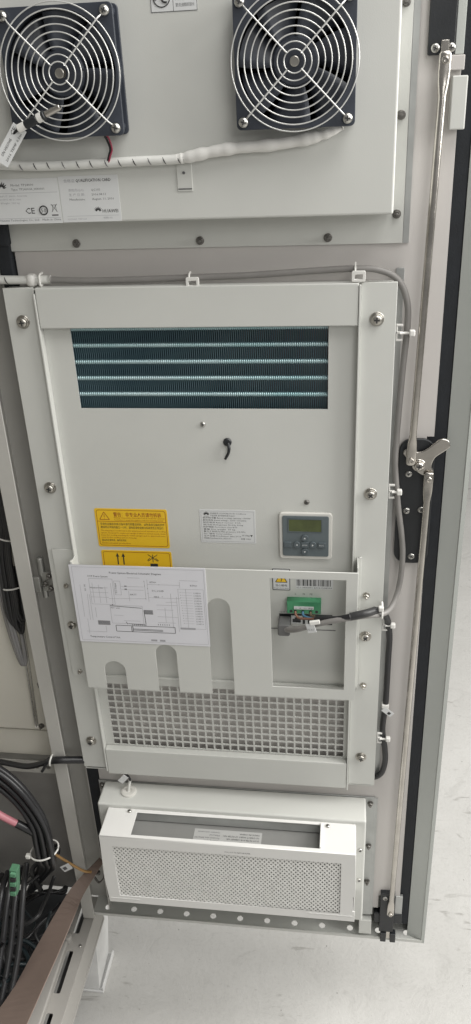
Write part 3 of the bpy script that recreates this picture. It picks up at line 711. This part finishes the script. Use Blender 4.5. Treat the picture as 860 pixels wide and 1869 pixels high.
# expanded-metal mesh: zigzag strands, and the pad behind it
b = MB(); px_, pz_ = 7.0, 9.2; x0, x1, z0, z1 = -359.5, 6, 427, 545
nx = int((x1-x0)/px_); nz = int((z1-z0)/(pz_/2))
def node(i, j):
    return Vector((x0+px_*(i+0.5*(j % 2))+random.uniform(-.12, .12), -111.2+random.uniform(-.3, .3), z0+pz_/2*j))
rowsN = [[node(i, j) for i in range(nx+1)] for j in range(nz+1)]
for j in range(nz):
    for i in range(nx+1):
        a = rowsN[j][i]
        for q in ((i-1, i) if j % 2 == 0 else (i, i+1)):
            if 0 <= q <= nx:
                c = rowsN[j+1][q]; d = (c-a).normalized(); sd = Vector((d.z, 0, -d.x))*1.2; yy = Vector((0, 0.55, 0))
                b.add([a-sd-yy, c-sd-yy, c+sd-yy, a+sd-yy, a-sd+yy, c-sd+yy, c+sd+yy, a+sd+yy],
                      [(0, 1, 2, 3), (0, 4, 5, 1), (3, 2, 6, 7)])
o = b.build('filter_mesh', FMESH, fu); o['kind'] = 'stuff'
MB().box(-368, 15, -108.6, -84, 416, 538).build('filter_pad', FILT, fu, bevel=2)
# inside the top opening: a grey tray with an upside-down label
MB().box(-372, 22, -109, -55, 541, 544).build('filter_frame', mat('dark tray steel', (0.30, 0.30, 0.29), 0.45, 0.3, var=0.1, vscale=12), fu)
MB().box(-28.5, -26, -106, -58, 545, 569).build('opening_lip', COVERP, fu, bevel=0.6)
MB().box(-372, 22, -58.5, -56, 546, 563).build('frame_edge', GALV, fu)
lab = MB().box(-232, -122, -100, -66, 544.1, 544.6).build('filter_label', mat('grey label', (0.42, 0.42, 0.41), 0.45), fu)
lab['label'] = 'grey label inside the filter opening, printed upside down'
for i, t in enumerate(('Operation environment', 'Material', 'Product size 380x140', 'Cleaning cycle', 'Filter specification')):
    text(lab, SINK, t, 0, 0, 4.2, 0, x1=(36, 16, 40, 24, 40)[i], mapper=lambda a, c, i=i: (-190-a, -70.5-5.6*i-c, 544.8))
for i, t in enumerate(('MADE IN CHINA', 'NO DIRECT INSERT OF FILTER 0231', 'DUST FILTER FOR CABINET AIR')):
    text(lab, INK, t, 0, 0, 4.4, 0, x1=(32, 58, 52)[i], mapper=lambda a, c, i=i: (-126-a, -70.5-5.6*i-c, 544.8))
for i in range(5): MB().box(-140+i*2.8, -138.5+i*2.8, -98, -88, 544.7, 544.8).build('printed_bar', SINK, lab)
MB().add([(-157, -88, 544.8), (-154.5, -98, 544.8), (-152, -88, 544.8)], [(0, 1, 2)]).build('printed_arrow', SINK, lab)
screw(fu, 'small', -341, -60, 566, STEEL, axis=(math.radians(-90), 0, 0)); screw(fu, 'small', -17, -62, 566, STEEL, axis=(math.radians(-90), 0, 0))
screw(fu, 'small', 35.5, -54, 508, STEEL); screw(fu, 'small', 35.5, -54, 437, STEEL)
g = MB().lathe((-350, -25, 573), (0, 0, 1), [(13, 0), (13, 2.5), (10.5, 3.4), (6, 3.2), (5, 1.6), (0, 1.5)], 26).build('cable_grommet', BEZEL, fu)

# ================================================================== rod lock
lk = thing('rod_lock', (88, -6, 1026), 'black lock plate with steel lever and two long steel rods', 'lock')
plate('lock_plate', BLACKP, lk, [rrect(67.5, 113, 1024, 1208, 17, 7)], -6.5, 5, 1.0)
plate('top_keeper', BLACKP, lk, [rrect(75, 102, 1636.5, 1760, 2, 3)], -7, 6, 0.8)
lev = [(72, 1190), (74, 1195), (80, 1196), (89, 1192.5), (99, 1195), (111, 1205), (117, 1210), (121, 1211), (127, 1209), (130, 1203), (129, 1198), (115, 1187), (111, 1181), (109, 1173), (112, 1166), (112, 1160), (108, 1157), (104, 1158), (92, 1164), (82, 1177)]
lv = plate('lever', ZINC, lk, [[(v.x, v.z) for v in cat_rom([(a, 0, c) for a, c in lev]+[(lev[0][0], 0, lev[0][1])], 3)[:-1]]], -12.5, 4.5, 1.3)
def rod(p0, p1, r, e0, e1, name='rod'):
    b = MB(); p0, p1 = Vector(p0), Vector(p1); d = (p1-p0).normalized()
    n = 12; L_ = (p1-p0).length; vs = []; sides = 14
    side = d.cross(Vector((0, -1, 0))).normalized(); fr = side.cross(d).normalized()
    # round rod with flattened, widened ends
    st = [0, 3, e0-14, e0-4, e0+8, L_-e1-8, L_-e1+4, L_-e1+14, L_-3, L_]
    pr = [(4.6, 1.6), (6.3, 1.7), (6.3, 1.7), (6.0, 2.2), (r, r), (r, r), (6.0, 2.2), (6.3, 1.7), (6.3, 1.7), (4.6, 1.6)]
    for s_, (a, c) in zip(st, pr):
        for k in range(sides):
            t = 2*math.pi*k/sides; vs.append(p0+d*s_+side*a*math.cos(t)+fr*c*math.sin(t))
    fs = [(i*sides+k, i*sides+(k+1) % sides, (i+1)*sides+(k+1) % sides, (i+1)*sides+k) for i in range(len(st)-1) for k in range(sides)]
    b.add(vs, fs, True)
    b.f.append(list(range(sides))[::-1]); b.sm.append(False); b.f.append([(len(st)-1)*sides+k for k in range(sides)]); b.sm.append(False)
    return b.build(name, ZINC, lk)
rod((82, -16.5, 1176), (92.5, -16, 1640), 4.5, 34, 34)
rod((106, -16.5, 1166), (94, -14, 300), 4.5, 34, 32)
MB().bar((91.5, -15, 1632), (91.5, -15, 1650), 8, 3).build('rod_tongue', ZINC, lk, bevel=0.8)
for x, z, y in ((82, 1183, -18), (106, 1157, -18), (92.6, 1632, -17.5), (94, 306, -16)):
    b = MB().lathe((x, y, z), (0, -1, 0), [(3.9, -1), (3.9, 1.4), (3.2, 2.6), (2.2, 2.8), (2.0, 2.0), (0, 1.8)], 18); b.build('pin', ZINC, lk)
screw(lk, 'big', 93, -11.5, 1174, ZINC, 0.2)
for x, z in ((81, 1159), (81, 1105), (100, 1107), (91, 1035)): screw(lk, 'plate', x, -6.5, z, STEEL, random.random())
screw(lk, 'plate', 82.5, -7, 1643, STEEL, 0.4); screw(lk, 'plate', 98.5, -7, 1643, STEEL, 0.1)
# bottom rod guide
bg_ = MB(); bg_.box(76, 101, -9, 6, 248, 349); lo = bg_.build('rod_guide', BLACKP, lk, bevel=1.2)
MB().box(66, 116, -4, 10, 266, 290).build('guide_arm', BLACKP, lk, bevel=1.5)
MB().box(79, 89, -12, 0, 224, 246).build('guide_foot', BLACKP, lk, bevel=1.2)
MB().box(96, 106, -12, 0, 224, 246).build('guide_foot', BLACKP, lk, bevel=1.2)
MB().box(89.5, 95.5, -8, -4, 230, 250).build('guide_tongue', ZINC, lk)
MB().box(102, 115, -2, 4, 290, 336).build('guide_bracket', GALV, lk, bevel=0.8)
screw(lk, 'plate', 84, -9, 338, STEEL)

# ================================================================== cables
def cable(name, pts, r, mt, label, cat='cable', n=10, seg=8, group=None, parent=None):
    b = MB(); b.tube(cat_rom(pts, seg), r, n)
    if parent: return b.build(name, mt, parent)
    off = Vector(pts[0])
    o = link(name, b.mesh(name, off), mt, None, off)
    return tag(o, label, cat, group)
gp = [(-363, -14, 1417), (-330, -14, 1415.5), (-289, -14, 1415), (-194, -14, 1416.5), (-121, -14, 1418), (-50, -14, 1421.5), (1, -14, 1423.5), (32, -13, 1421.5), (55, -12, 1410), (67, -12, 1385), (69, -12, 1352), (66, -12, 1298), (63, -12, 1211), (63, -13, 1173), (69, -13, 1118), (76, -14, 1072), (79, -14, 1034), (75, -16, 984), (60, -36, 962), (25, -59, 969), (-19, -60, 959), (-55, -52, 941), (-68, -45, 933), (-79, -38, 929)]
gc = thing('grey_cable', (-363, -14, 1417), 'thin grey cable along the air conditioner top, down its right side into the socket', 'cable')
cable('sheath', gp, lambda t: 3.9+1.8*max(0, (t-0.9)/0.1), GREYC, None, parent=gc)
plate('plug', mat('dark plug grey', (0.12, 0.12, 0.12), 0.5), gc, [rrect(-91.5, -74, 918, 937, 3)], -42, 24, 1.5)
# white-wrapped start of the grey cable
ww = thing('wrapped_harness', (-446, -12, 1418), 'white spiral wrapped cable end at the upper left corner of the air conditioner', 'cable')
cable('wrap', [(-446, -12, 1419), (-428, -12, 1417.5), (-399, -13, 1417), (-362, -13, 1417)], lambda t: 5.6-0.5*t, WRAP, None, parent=ww)
def wrap_gap(parent, c, d, r, mt=SINK):
    """the dark open turn of a spiral wrap"""
    d = Vector(d).normalized(); u = Vector((0, -1, 0)); u = (u-d*u.dot(d)).normalized(); v = d.cross(u); pts = []
    for k in range(9):
        a = math.radians(-52+110*k/8); pts.append(Vector(c)+u*math.cos(a)*r+v*math.sin(a)*r+d*(a*2.0))
    b = MB(); b.tube(pts, lambda t: 0.15+0.6*math.sin(math.pi*t), 6); return b.build('wrap_gap', mt, parent)
wrap_gap(ww, (-418, -12.5, 1417.2), (1, 0, 0), 5.3, INK)
b = MB(); b.lathe((-386, -13, 1411), (0, 0, 1), [(4, -2), (7.2, 1), (7.6, 6), (7.2, 11), (4, 13)], 14, False)
b.build('tie_knot', WHITEP, ww)
cable('tie_band', [(-374, -7, 1411), (-374, -18.5, 1411), (-374, -19.5, 1417), (-374, -18, 1423), (-374, -8, 1424)], 1.5, WHITEP, None, parent=ww)
# upper harness in white spiral wrap and tape
uh = thing('wrapped_harness', (-400, -56, 1551), 'white spiral wrapped harness running under both fans', 'cable')
hp = [(-415, -56, 1553), (-388, -56.5, 1551), (-341, -57, 1548.5), (-294, -57, 1548.5), (-240, -57, 1549.5), (-195, -57, 1550), (-178, -57, 1551)]
cable('wrap', hp, 5.0, WRAP, None, parent=uh)
b = MB(); tp_ = cat_rom([(-186, -57, 1550.5), (-176, -57, 1551.5), (-150, -57.5, 1556), (-123, -57.5, 1559), (-82, -57.5, 1561), (-48, -58, 1565), (-28, -59, 1569), (-10, -60, 1575)], 8)
b.tube(tp_, lambda t: (4.6+min(1, t*6)*1.5+0.45*math.sin(t*37)+0.35*math.sin(t*81+1))*(1 if t < 0.75 else 1-(t-0.75)*2.2), 12); b.build('tape', WHITEP, uh)
for x in range(-392, -180, 16):
    z = 1551 if x < -360 else 1548.6 + max(0, (x+290)*0.012)
    wrap_gap(uh, (x+random.uniform(-1, 1), -57, z), (1, 0, 0), 4.7, INK if x % 3 else SINK)
rw = thing('red_fan_wire', (-257, -54, 1572), 'thin red and black fan wires dropping into the white harness', 'wire')
cable('red_wire', [(-259, -66, 1578), (-257, -62, 1572), (-255.5, -61, 1563), (-258, -62, 1556), (-260.5, -61, 1550)], 1.0, RED, None, parent=rw, n=7)
cable('black_wire', [(-262, -66, 1579), (-260, -61, 1572), (-258, -59, 1563), (-260, -60, 1556), (-262, -60, 1550)], 1.3, BLACKC, None, parent=rw, n=7)
# temperature probe hanging in front of the left fan
tpb = thing('temperature_probe', (-362, -90, 1580), 'metal temperature probe with black sleeve lying on the fan guard', 'probe')
d = Vector((0.93, 0, 0.36)).normalized(); c0 = Vector((-344, -90, 1588))
def seg_(a, c_, r, mt, name, r2=None):
    b = MB(); b.lathe(c0+d*a, d, [(r*0.85, 0), (r, 0.8), (r2 or r, c_-a-0.8), ((r2 or r)*0.85, c_-a)], 18); return b.build(name, mt, tpb)
seg_(-2, 7, 4.2, WHITEP, 'collar'); seg_(7, 22, 4.6, BLACKP, 'sleeve'); seg_(22, 28, 4.8, WHITEP, 'collar'); seg_(28.2, 31.5, 5.2, BLACKP, 'sleeve'); seg_(31.7, 50, 3.3, ZINC, 'probe_tip')
# its tag
tg = MB(); u = Vector((0.6, 0.1, 0.8)).normalized(); v = Vector((0, -1, 0)); sd = u.cross(v).normalized()
tg.obox((-357.5, -88, 1572), u, sd, v, 21, 8.0, 0.35)
tagm = tg.build('paper_tag', LABEL, tpb)
tm = lambda k: (lambda a, c: tuple(Vector((-357.5, -88.5, 1572))+u*a+sd*c*1.0+v*0.1))
for i, (t, zz, h, x0, x1) in enumerate((('CE', 2.0, 6.0, 10, 18), ('S/N HX07045', 1.0, 4.2, -14, 6), ('2016 TEMP 0.5m', -5.5, 3.6, -16, 16))):
    text(tpb, INK, t, x0, zz, h, 0, x1=x1, mapper=lambda a, c: tuple(Vector((-357.5, -88.5, 1572))+u*a-sd*c if False else Vector((-357.5, -88.5, 1572))+u*a+(-sd if sd.z < 0 else sd)*c))
cable('lead', [(-344, -89, 1588), (-352, -86, 1583), (-366, -80, 1565), (-380, -66, 1556)], 1.6, BLACKC, None, parent=tpb, n=7)

# black mains lead from the terminal plug, over the pocket edge and down
bc = thing('black_mains_cable', (-40, -40, 957), 'black power cable from the green terminal block down beside the air conditioner', 'cable')
for x, mt_, k in ((-67, BROWN, 0), (-56.5, BLUE, 1), (-45.5, YG, 2)):
    cable('core_wire', [(x, -26.5, 951), (x+1, -31, 948), (x+7, -36, 946+2*k), (-43+3*k, -42, 950), (-33, -47, 955)], 1.7, mt_, None, parent=bc, n=8)
bp_ = [(-37, -45, 953), (-27, -51, 957), (-8, -58, 962), (10, -61, 969), (32, -58, 974), (50, -40, 967), (62, -20, 940), (67, -14, 905), (67, -13, 866), (67, -12, 800), (66.5, -12, 773), (64, -13, 729), (69, -13, 690), (70.5, -12, 662), (66, -10, 636), (56, -6, 622), (44, -4, 618)]
cable('sheath', bp_, 4.5, BLACKC, None, parent=bc, n=12)
cable('heat_shrink', [(10, -61, 969), (22, -60.5, 972.5), (32, -58, 974), (44, -46.5, 971)], 5.5, SLEEVE, None, parent=bc, n=12)
b = MB(); b.obox((-43, -66, 951), (1, -0.1, 0.28), (0.2, 0.98, 0), (-0.28, 0, 1), 6.0, 0.5, 7.5); tgx = b.build('wire_tag', LABEL, bc, bevel=0.3)
b = MB(); b.obox((-38, -66, 961), (1, 0, 0.2), (0, 1, 0), (-0.2, 0, 1), 7.0, 2.2, 2.6); b.build('tag_clip', WHITEP, bc, bevel=0.5)
text(bc, SINK, 'X2-AC', -48, 948, 4.0, -67.4, x1=-39)
b = MB(); b.obox((70, -18, 768), (0.75, 0, -0.66), (0, 1, 0), (0.66, 0, 0.75), 9, 0.4, 4.5); b.build('wire_tag', LABEL, bc)
b = MB(); b.obox((72, -18.6, 766), (0.75, 0, -0.66), (0, 1, 0), (0.66, 0, 0.75), 2.2, 0.15, 2.2); b.build('tag_mark', INK, bc)
b = MB(); b.obox((66, -13, 777), (1, 0, 0), (0, 1, 0), (0, 0, 1), 5.2, 5.2, 3.4); b.build('tag_clip', WHITEP, bc, bevel=1.2)

# cable clips and ties
def clip_top(x, z, label):
    c = thing('cable_clip', (x, -18, z-8), label, 'cable clip', 'white clips holding the cables')
    plate('frame', WHITEP, c, [rrect(x-8, x+8, z-10, z+2.5, 2), rect(x-4.6, x+4.6, z-6.8, z-1.5)], -23, 4, 0.6)
    b = MB(); b.tube(cat_rom([(x-4, -10, z-3), (x-4, -18, z-3), (x-4, -20.5, z+1.5), (x-4, -18, z+5.5), (x-4, -10, z+6)], 5), 1.3, 7); b.build('strap', WHITEP, c)
    return c
clip_top(-185, 1416, 'white clip at the middle of the grey cable above the coil window')
c = clip_top(10, 1420, 'white clip with upright tie end at the air conditioner top right corner')
MB().box(5, 7, -20, -18.6, 1424, 1432).build('tie_end', WHITEP, c, bevel=0.5)
def clip_side(z, label, xh=73):
    c = thing('cable_clip', (60, -16, z-10), label, 'cable clip', 'white clips holding the cables')
    b = MB()
    for q in (-9, 0, 9): b.box(55.8, 63.5, -19, -16, z+q-1.2, z+q+1.2)
    b.box(55.8, 57.6, -19, -16, z-7.6, z+7.6); b.build('frame', WHITEP, c, bevel=0.5)
    b = MB(); b.tube([(60, -20, z), (xh-2, -20, z)], 1.6, 8); b.build('strap', WHITEP, c)
    b = MB(); b.box(xh-3, xh+4, -23, -16, z-3.8, z+3.8); b.build('tie_head', WHITEP, c, bevel=1.6, seg=3)
    return c
clip_side(1349, 'white side clip and tie on the grey cable beside the coil window', 74)
clip_side(1139, 'white side clip and tie on the grey cable beside the black lock', 69)
clip_side(928, 'white side clip and tie just below where the two cables cross', 70)
clip_side(716, 'lowest white side clip, on the black cable beside the grille', 72)
t = thing('cable_tie', (52, -40, 958), 'white tie binding grey and black cables over the flange edge', 'cable tie', 'ties round the cables')
b = MB(); b.tube(cat_rom([(52+3*math.sin(0.4), -38+11*math.cos(a*math.pi/8), 966+11*math.sin(a*math.pi/8)) for a in range(17)], 3), 1.7, 7); b.build('band', WHITEP, t)
MB().box(48, 55, -52, -45, 972, 979).build('tie_head', WHITEP, t, bevel=1.5)

# little wire with a tag entering the filter unit
lw = thing('grommet_wire', (-350, -25, 576), 'short white and black wire with paper tag entering the filter unit grommet', 'wire')
cable('white_sleeve', [(-351, -25, 574), (-349, -24, 584), (-346.5, -22, 596)], 2.4, WRAP, None, parent=lw)
cable('black_wire', [(-346.5, -22, 595), (-347, -21, 600), (-353, -19, 607), (-366, -14, 612), (-380, -9, 616)], 1.9, BLACKC, None, parent=lw)
b = MB(); b.obox((-357, -25, 601), (0.62, 0, 0.78), (0.05, 1, 0), (-0.78, 0, 0.62), 9, 0.35, 5); b.build('paper_tag', LABEL, lw)

# ================================================================== cabinet
cb = thing('equipment_cabinet', (-760, -280, 165), 'grey equipment cabinet with open front, left of the door', 'cabinet')
MB().box(-475, -452.5, -22, -19.5, 232, 1760).build('front_post', CABP, cb, bevel=0.6)
MB().box(-475.5, -473, -19.3, 50, 232, 1760).build('front_post', CABP, cb)
MB().box(-1080, -476, 50, 53, 225, 1760).build('side_wall', CABP, cb)
MB().box(-1083, -1080.2, -600, 50, 225, 1760).build('back_wall', CABP, cb)
MB().box(-1080, -476, -603, -600.2, 225, 1760).build('side_wall', CABP, cb)  # unseen near wall, added to dim the cabinet inside
MB().box(-1080, -462, -600, 50, 1761, 1764).build('unseen_roof', CABP, cb)  # unseen top, included to keep the cabinet interior dim
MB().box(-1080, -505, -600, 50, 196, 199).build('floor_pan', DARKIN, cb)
# inner panels on the hinge-side wall
MB().box(-900, -481, 38, 49, 640, 1064).build('inner_panel', CREAM, cb, bevel=1.2)
MB().box(-900, -490, 44, 49, 575, 632).build('inner_panel', CREAM, cb, bevel=1.0)
MB().box(-900, -481, 30, 49, 1072, 1300).build('inner_panel', CREAM, cb, bevel=1.2)
rl = [circ(-512-i*22, 560, 5.2, 12) for i in range(12)]
plate('perforated_rail', CABP, cb, [rect(-900, -482, 546, 573)]+rl, 30, 2, 0.2)
MB().box(-900, -482, 46, 48, 225, 545).build('lower_panel', mat('lower wall grey', (0.30, 0.29, 0.28), 0.5, var=0.2, vscale=9), cb)
for x, z in ((-497, 800), (-500, 742), (-512, 650)): screw(cb, 'nut', x, 38, z, DARKST)
# base frame
def slot2(x0, x1, y0, y1, r): return rrect(x0, x1, y0, y1, r, 4)
me = plate_mesh([rect(-500, -457.5, -600, 30), slot2(-488, -476, -50, 12, 3), slot2(-488, -476, -165, -85, 3), slot2(-488, -476, -280, -200, 3), slot2(-488, -476, -395, -315, 3)], 2.5, 0.4, lambda a, c, z: (a, c, 224+z), OFF[cb], 'base_rail')
link('base_rail', me, BASEP, cb)
MB().box(-460, -457.5, -600, 30, 168, 222.6).build('base_front', BASEP, cb, bevel=0.6)
MB().box(-478, -456.8, -600, 30, 160, 167).build('base_lip', BASEP, cb, bevel=0.6)
MB().box(-514, -489, -600, -74, 225.4, 238).build('base_flange', BASEP, cb, bevel=2.5, seg=3)
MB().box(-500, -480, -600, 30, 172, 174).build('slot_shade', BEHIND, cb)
MB().lathe((-492, -66, 225.4), (0, 0, 1), [(8, 0), (8, 11), (6, 13.5), (2, 14)], 18).build('bolt', BASEP, cb)
MB().lathe((-466, -75, 225.3), (0, 0, 1), [(2.6, 0), (2.6, 2), (1.5, 2.6)], 12).build('bolt', STEEL, cb)
# pedestal foot
b = MB(); b.add([(-505, -18, 6), (-472, -18, 6), (-460, -18, 166), (-505, -18, 166), (-505, 62, 6), (-475, 62, 6), (-458, 62, 166), (-505, 62, 166)],
      [(0, 1, 2, 3), (1, 5, 6, 2), (5, 4, 7, 6), (4, 0, 3, 7), (3, 2, 6, 7), (0, 4, 5, 1)])
ft = b.build('foot', mat('light-whitened foot paint', (0.82, 0.82, 0.81), 0.5, var=0.1, vscale=20), cb, bevel=1.0)  # near-white: window light on the foot put into its colour
MB().box(-507, -464, -21, 64, 0.3, 5).build('foot_plate', MATS['light-whitened foot paint'], ft, bevel=0.8)
MB().box(-466.5, -463.5, -20, 63, 5.2, 15).build('foot_lip', MATS['light-whitened foot paint'], ft, bevel=0.8)
# hinges
def hinge(z, nm='hinge'):
    HG = mat('hinge steel', (0.40, 0.40, 0.38), 0.4, 0.7, var=0.2, vscale=60)
    h = MB().lathe((-442, -8, z), (0, 0, 1), [(4.4, -33), (4.4, -14), (3.4, -14), (3.4, 6), (5.4, 6), (5.4, 34), (4, 35)], 16).build('hinge', HG, cb)
    MB().box(-441, -425, -13, -9.5, z-20, z+12).build('leaf', HG, h, bevel=0.8)
    MB().box(-454, -444, -18, -15, z-20, z+6).build('leaf', HG, h, bevel=0.8)
    for x, q in ((-429, 7), (-436, -6), (-429, -14)): screw(h, 'nut', x, -13, z+q, DARKST)
hinge(982)

# ================================================================== cables inside the cabinet
for i in range(9):
    o_ = i*5.2; yy = -100+(i % 3-1)*9+random.uniform(-3, 3)
    pts = [(-640, yy, 700-o_*0.5), (-560, yy, 697-o_*0.7), (-526+o_*-0.2, yy, 685-o_), (-492-o_*0.35, yy-4, 648-o_*0.9), (-468-o_*0.6, yy-6, 590-o_*0.4), (-463-o_*0.75, yy-6, 540), (-466-o_*0.7, yy-4, 495), (-484-o_*0.6, yy+30, 440), (-520-o_*.4, yy+70, 370), (-570, yy+80, 300)]
    cable('power_cable', pts, 4.9, BLACKC, ('outermost', 'second outermost', 'third outermost', 'fourth outermost', 'middle', 'fourth innermost', 'third innermost', 'second innermost', 'innermost')[i]+' thick black cable of the arching bundle in the cabinet', 'cable', n=12, group='thick black cables arching in the cabinet')
for i in range(6):
    x = -534-i*13
    cable('power_cable', [(x-8, -60, 420-i*9), (x, -110, 400), (x+4-i*2, -180, 330), (x-4, -270, 262), (x-15, -380, 225), (x-10, -520, 214)], 5.2, BLACKC, ('first', 'second', 'third', 'fourth', 'fifth', 'sixth')[i]+' thick black cable from the door side low in the cabinet', 'cable', group='thick black cables low in the cabinet', n=12)
tk = thing('cable_tangle', (-560, -120, 230), 'dense tangle of thin dark cables filling the cabinet bottom at the left edge', 'cables')
rt_ = random.Random(11)
TEAL = mat('dark teal cable sheath', (0.016, 0.026, 0.03), 0.4, var=0.2, vscale=30)
for k in range(46):
    x = -485-rt_.random()*150; y = -40-rt_.random()*230; z = 250+rt_.random()*120
    if x > -520: z = min(z, 262); 
    p = [Vector((x, y, z))]; a = rt_.uniform(0, 6.28); el = rt_.uniform(-.5, .5)
    for q in range(5):
        a += rt_.uniform(-1.0, 1.0); el = rt_.uniform(-.5, .5)
        nx_ = p[-1]+Vector((math.cos(a), math.sin(a), el))*rt_.uniform(22, 42)
        nx_.x = min(nx_.x, -520 if nx_.z > 265 else -518); nx_.z = max(206, min(nx_.z, 300 if nx_.y < -140 else 380)); nx_.y = max(-330, min(20, nx_.y)); p.append(nx_)
    p[0].x = min(p[0].x, -520)
    cable('loop', p, rt_.uniform(2.2, 4.6), (BLACKC, TEAL, SLEEVE)[k % 3], None, parent=tk, n=8, seg=5)
t = thing('cable_tie', (-480, -108, 512), 'white tie round the thick black cable bundle in the cabinet', 'cable tie', 'ties round the cables')
b = MB(); b.tube(cat_rom([(-480+24*math.cos(math.radians(a)), -104+21*math.sin(math.radians(a)), 512+5*math.cos(math.radians(a))) for a in range(0, 361, 30)], 3), 1.5, 6); b.build('band', WHITEP, t)
MB().box(-508, -500, -120, -112, 506, 513).build('tie_head', WHITEP, t, bevel=1.5)
pk = thing('pink_cable', (-533, -120, 608), 'pink cable end with black sleeve beside the black bundle', 'cable')
cable('sheath', [(-600, -118, 660), (-560, -120, 632), (-533, -122, 608), (-509, -118, 585)], 6.0, PINK, None, parent=pk)
cable('sleeve', [(-511, -118, 587), (-498, -116, 575), (-486, -112, 560)], 6.6, BLACKC, None, parent=pk)
gt = thing('terminal_plug', (-514, -150, 450), 'green terminal plug among dark cables at the left edge', 'plug')
b = MB(); ax = Vector((0.13, 0.1, 1)).normalized(); sx_ = Vector((1, 0, -0.13)).normalized()
b.obox((-516, -152, 497), sx_, (0, 1, 0), ax, 6.5, 7, 26); b.build('body', mat('dusty green plastic', (0.09, 0.22, 0.13), 0.4, var=0.2, vscale=50), gt, bevel=1.2)
for k in range(5):
    MB().obox(Vector((-515, -161, 497))+ax*(-20+10*k), sx_, (0, 1, 0), ax, 4.2, 2.2, 3.2).build('wire_entry', RECESS if k % 2 else mat('pale green plastic', (0.12, 0.28, 0.17), 0.35), gt)
# hank of cable hanging on the inner wall
hk = thing('cable_hank', (-515, 22, 760), 'folded hank of dark grey cables hanging inside the cabinet post', 'cable hank')
for i, (dx, mt_) in enumerate(((0, BLACKC), (-5, BLACKC), (-10, SLEEVE), (4, BLACKC), (7, BLACKC))):
    cable('loop', [(-498+dx, 20, 1150), (-499+dx, 20, 1060), (-506+dx*1.1, 18-i, 1000), (-508+dx*1.2, 16-i, 930), (-509+dx, 14, 880+i*6), (-504+dx*.7, 18, 862+i*6), (-499+dx*.5, 20, 900), (-500+dx*.5, 22, 980)], 3.6, mt_, None, parent=hk, n=8)
for dx in (-12, -7, -2): cable('loop', [(-513+dx, 22, 1010), (-518+dx, 20, 940), (-514+dx, 18, 860), (-511+dx*.5, 18, 800), (-507+dx*.3, 20, 812), (-508, 22, 880)], 2.8, LGREYC if dx > -8 else GREYC, None, parent=hk, n=8)
b = MB(); b.tube(cat_rom([(-504+17*math.cos(math.radians(a)), 18+10*math.sin(math.radians(a)), 948+3*math.cos(math.radians(a))) for a in range(0, 361, 40)], 3), 1.4, 6); b.build('tie', WHITEP, hk)
b = MB(); b.tube(cat_rom([(-500+14*math.cos(math.radians(a)), 18+10*math.sin(math.radians(a)), 1035-4*math.cos(math.radians(a))) for a in range(0, 361, 40)], 3), 1.2, 6); b.build('tie', WHITEP, hk)
for dx in (0, 6):
    cable('steel_rod', [(-510+dx, 26, 880), (-514+dx*.8, 27, 760), (-518+dx*.6, 28, 655)], 1.6, STEEL, None, parent=hk, n=8)
# black cable crossing the post
bx = thing('black_cable', (-560, -10, 605), 'black wrapped cable tied across the cabinet post below the air conditioner', 'cable')
cable('sheath', [(-640, 10, 596), (-580, 0, 597), (-530, -12, 603), (-496, -22, 622), (-480, -27, 634)], 5.0, BLACKC, None, parent=bx)
cable('sheath', [(-480, -27, 634), (-462, -29, 639), (-444, -24, 636), (-422, -14, 628), (-405, -8, 622)], 6.0, BLACKC, None, parent=bx)
cable('tie_tail', [(-482, -27, 633), (-488, -30, 622), (-494, -30, 612)], 2.6, BLACKC, None, parent=bx)
b = MB(); b.tube(cat_rom([(-476+2*math.cos(math.radians(a)), -26+8.5*math.sin(math.radians(a)), 635+9*math.cos(math.radians(a))) for a in range(0, 361, 40)], 3), 1.6, 6); b.build('tie', WHITEP, bx)
# tan wire with a tag
tw = thing('tan_wire', (-500, -50, 420), 'thin tan wire with paper tag reaching the door hinge corner', 'wire')
cable('sheath', [(-500, -70, 470), (-492, -55, 445), (-476, -45, 415), (-452, -38, 385), (-440, -30, 372)], 2.4, TAN, None, parent=tw)
b = MB(); b.obox((-472, -56, 412), (0.75, 0.1, 0.45), (0.05, 1, 0), (-0.5, 0, 0.8), 9, 0.35, 7); b.build('paper_tag', LABEL, tw)
b = MB(); b.obox((-474.5, -56.6, 410.5), (0.75, 0.1, 0.45), (0.05, 1, 0), (-0.5, 0, 0.8), 3.6, 0.2, 3.4); b.build('tag_mark', SINK, tw)
# brown strap from the hinge corner towards the viewer
bs = thing('brown_strap', (-440, -25, 350), 'dark brown flat strip widening from the door corner toward the lower left', 'strip')
ctr = [((-429, -6, 381), (-417, -18, 388)), ((-468, -48, 358), (-448, -60, 349)), ((-490, -93, 337), (-452, -105, 348)), ((-514, -153, 312), (-460, -165, 340)), ((-528, -213, 305), (-467, -225, 338)), ((-543, -278, 314), (-470, -290, 346)), ((-550, -338, 330), (-471, -350, 360))]
vs = []; fs = []
ctr = list(zip(cat_rom([a for a, c in ctr], 5), cat_rom([c for a, c in ctr], 5)))
for i, (a, c) in enumerate(ctr):
    tn = ctr[min(i+1, len(ctr)-1)][0]-ctr[max(i-1, 0)][0]; nm = (c-a).cross(tn).normalized()
    if nm.z < 0: nm = -nm
    vs += [a, c, c+nm*1.6, a+nm*1.6]
for i in range(len(ctr)-1):
    for k in range(4): fs.append((i*4+k, i*4+(k+1) % 4, (i+1)*4+(k+1) % 4, (i+1)*4+k))
fs += [(0, 3, 2, 1), tuple(len(vs)-4+k for k in range(4))]
b = MB(); b.add(vs, fs, False); b.build('strip', CARD, bs)
b = MB(); b.lathe((-430, -26, 368), (0.6, -0.6, 0.3), [(5, 0), (5, 3), (3, 5), (3, 8)], 8); b.build('shackle', DARKST, bs)
b = MB(); b.tube(cat_rom([(-438, -24, 352), (-428, -30, 346), (-420, -26, 352), (-418, -20, 362)], 5), 2.0, 7); b.build('shackle_loop', DARKST, bs)
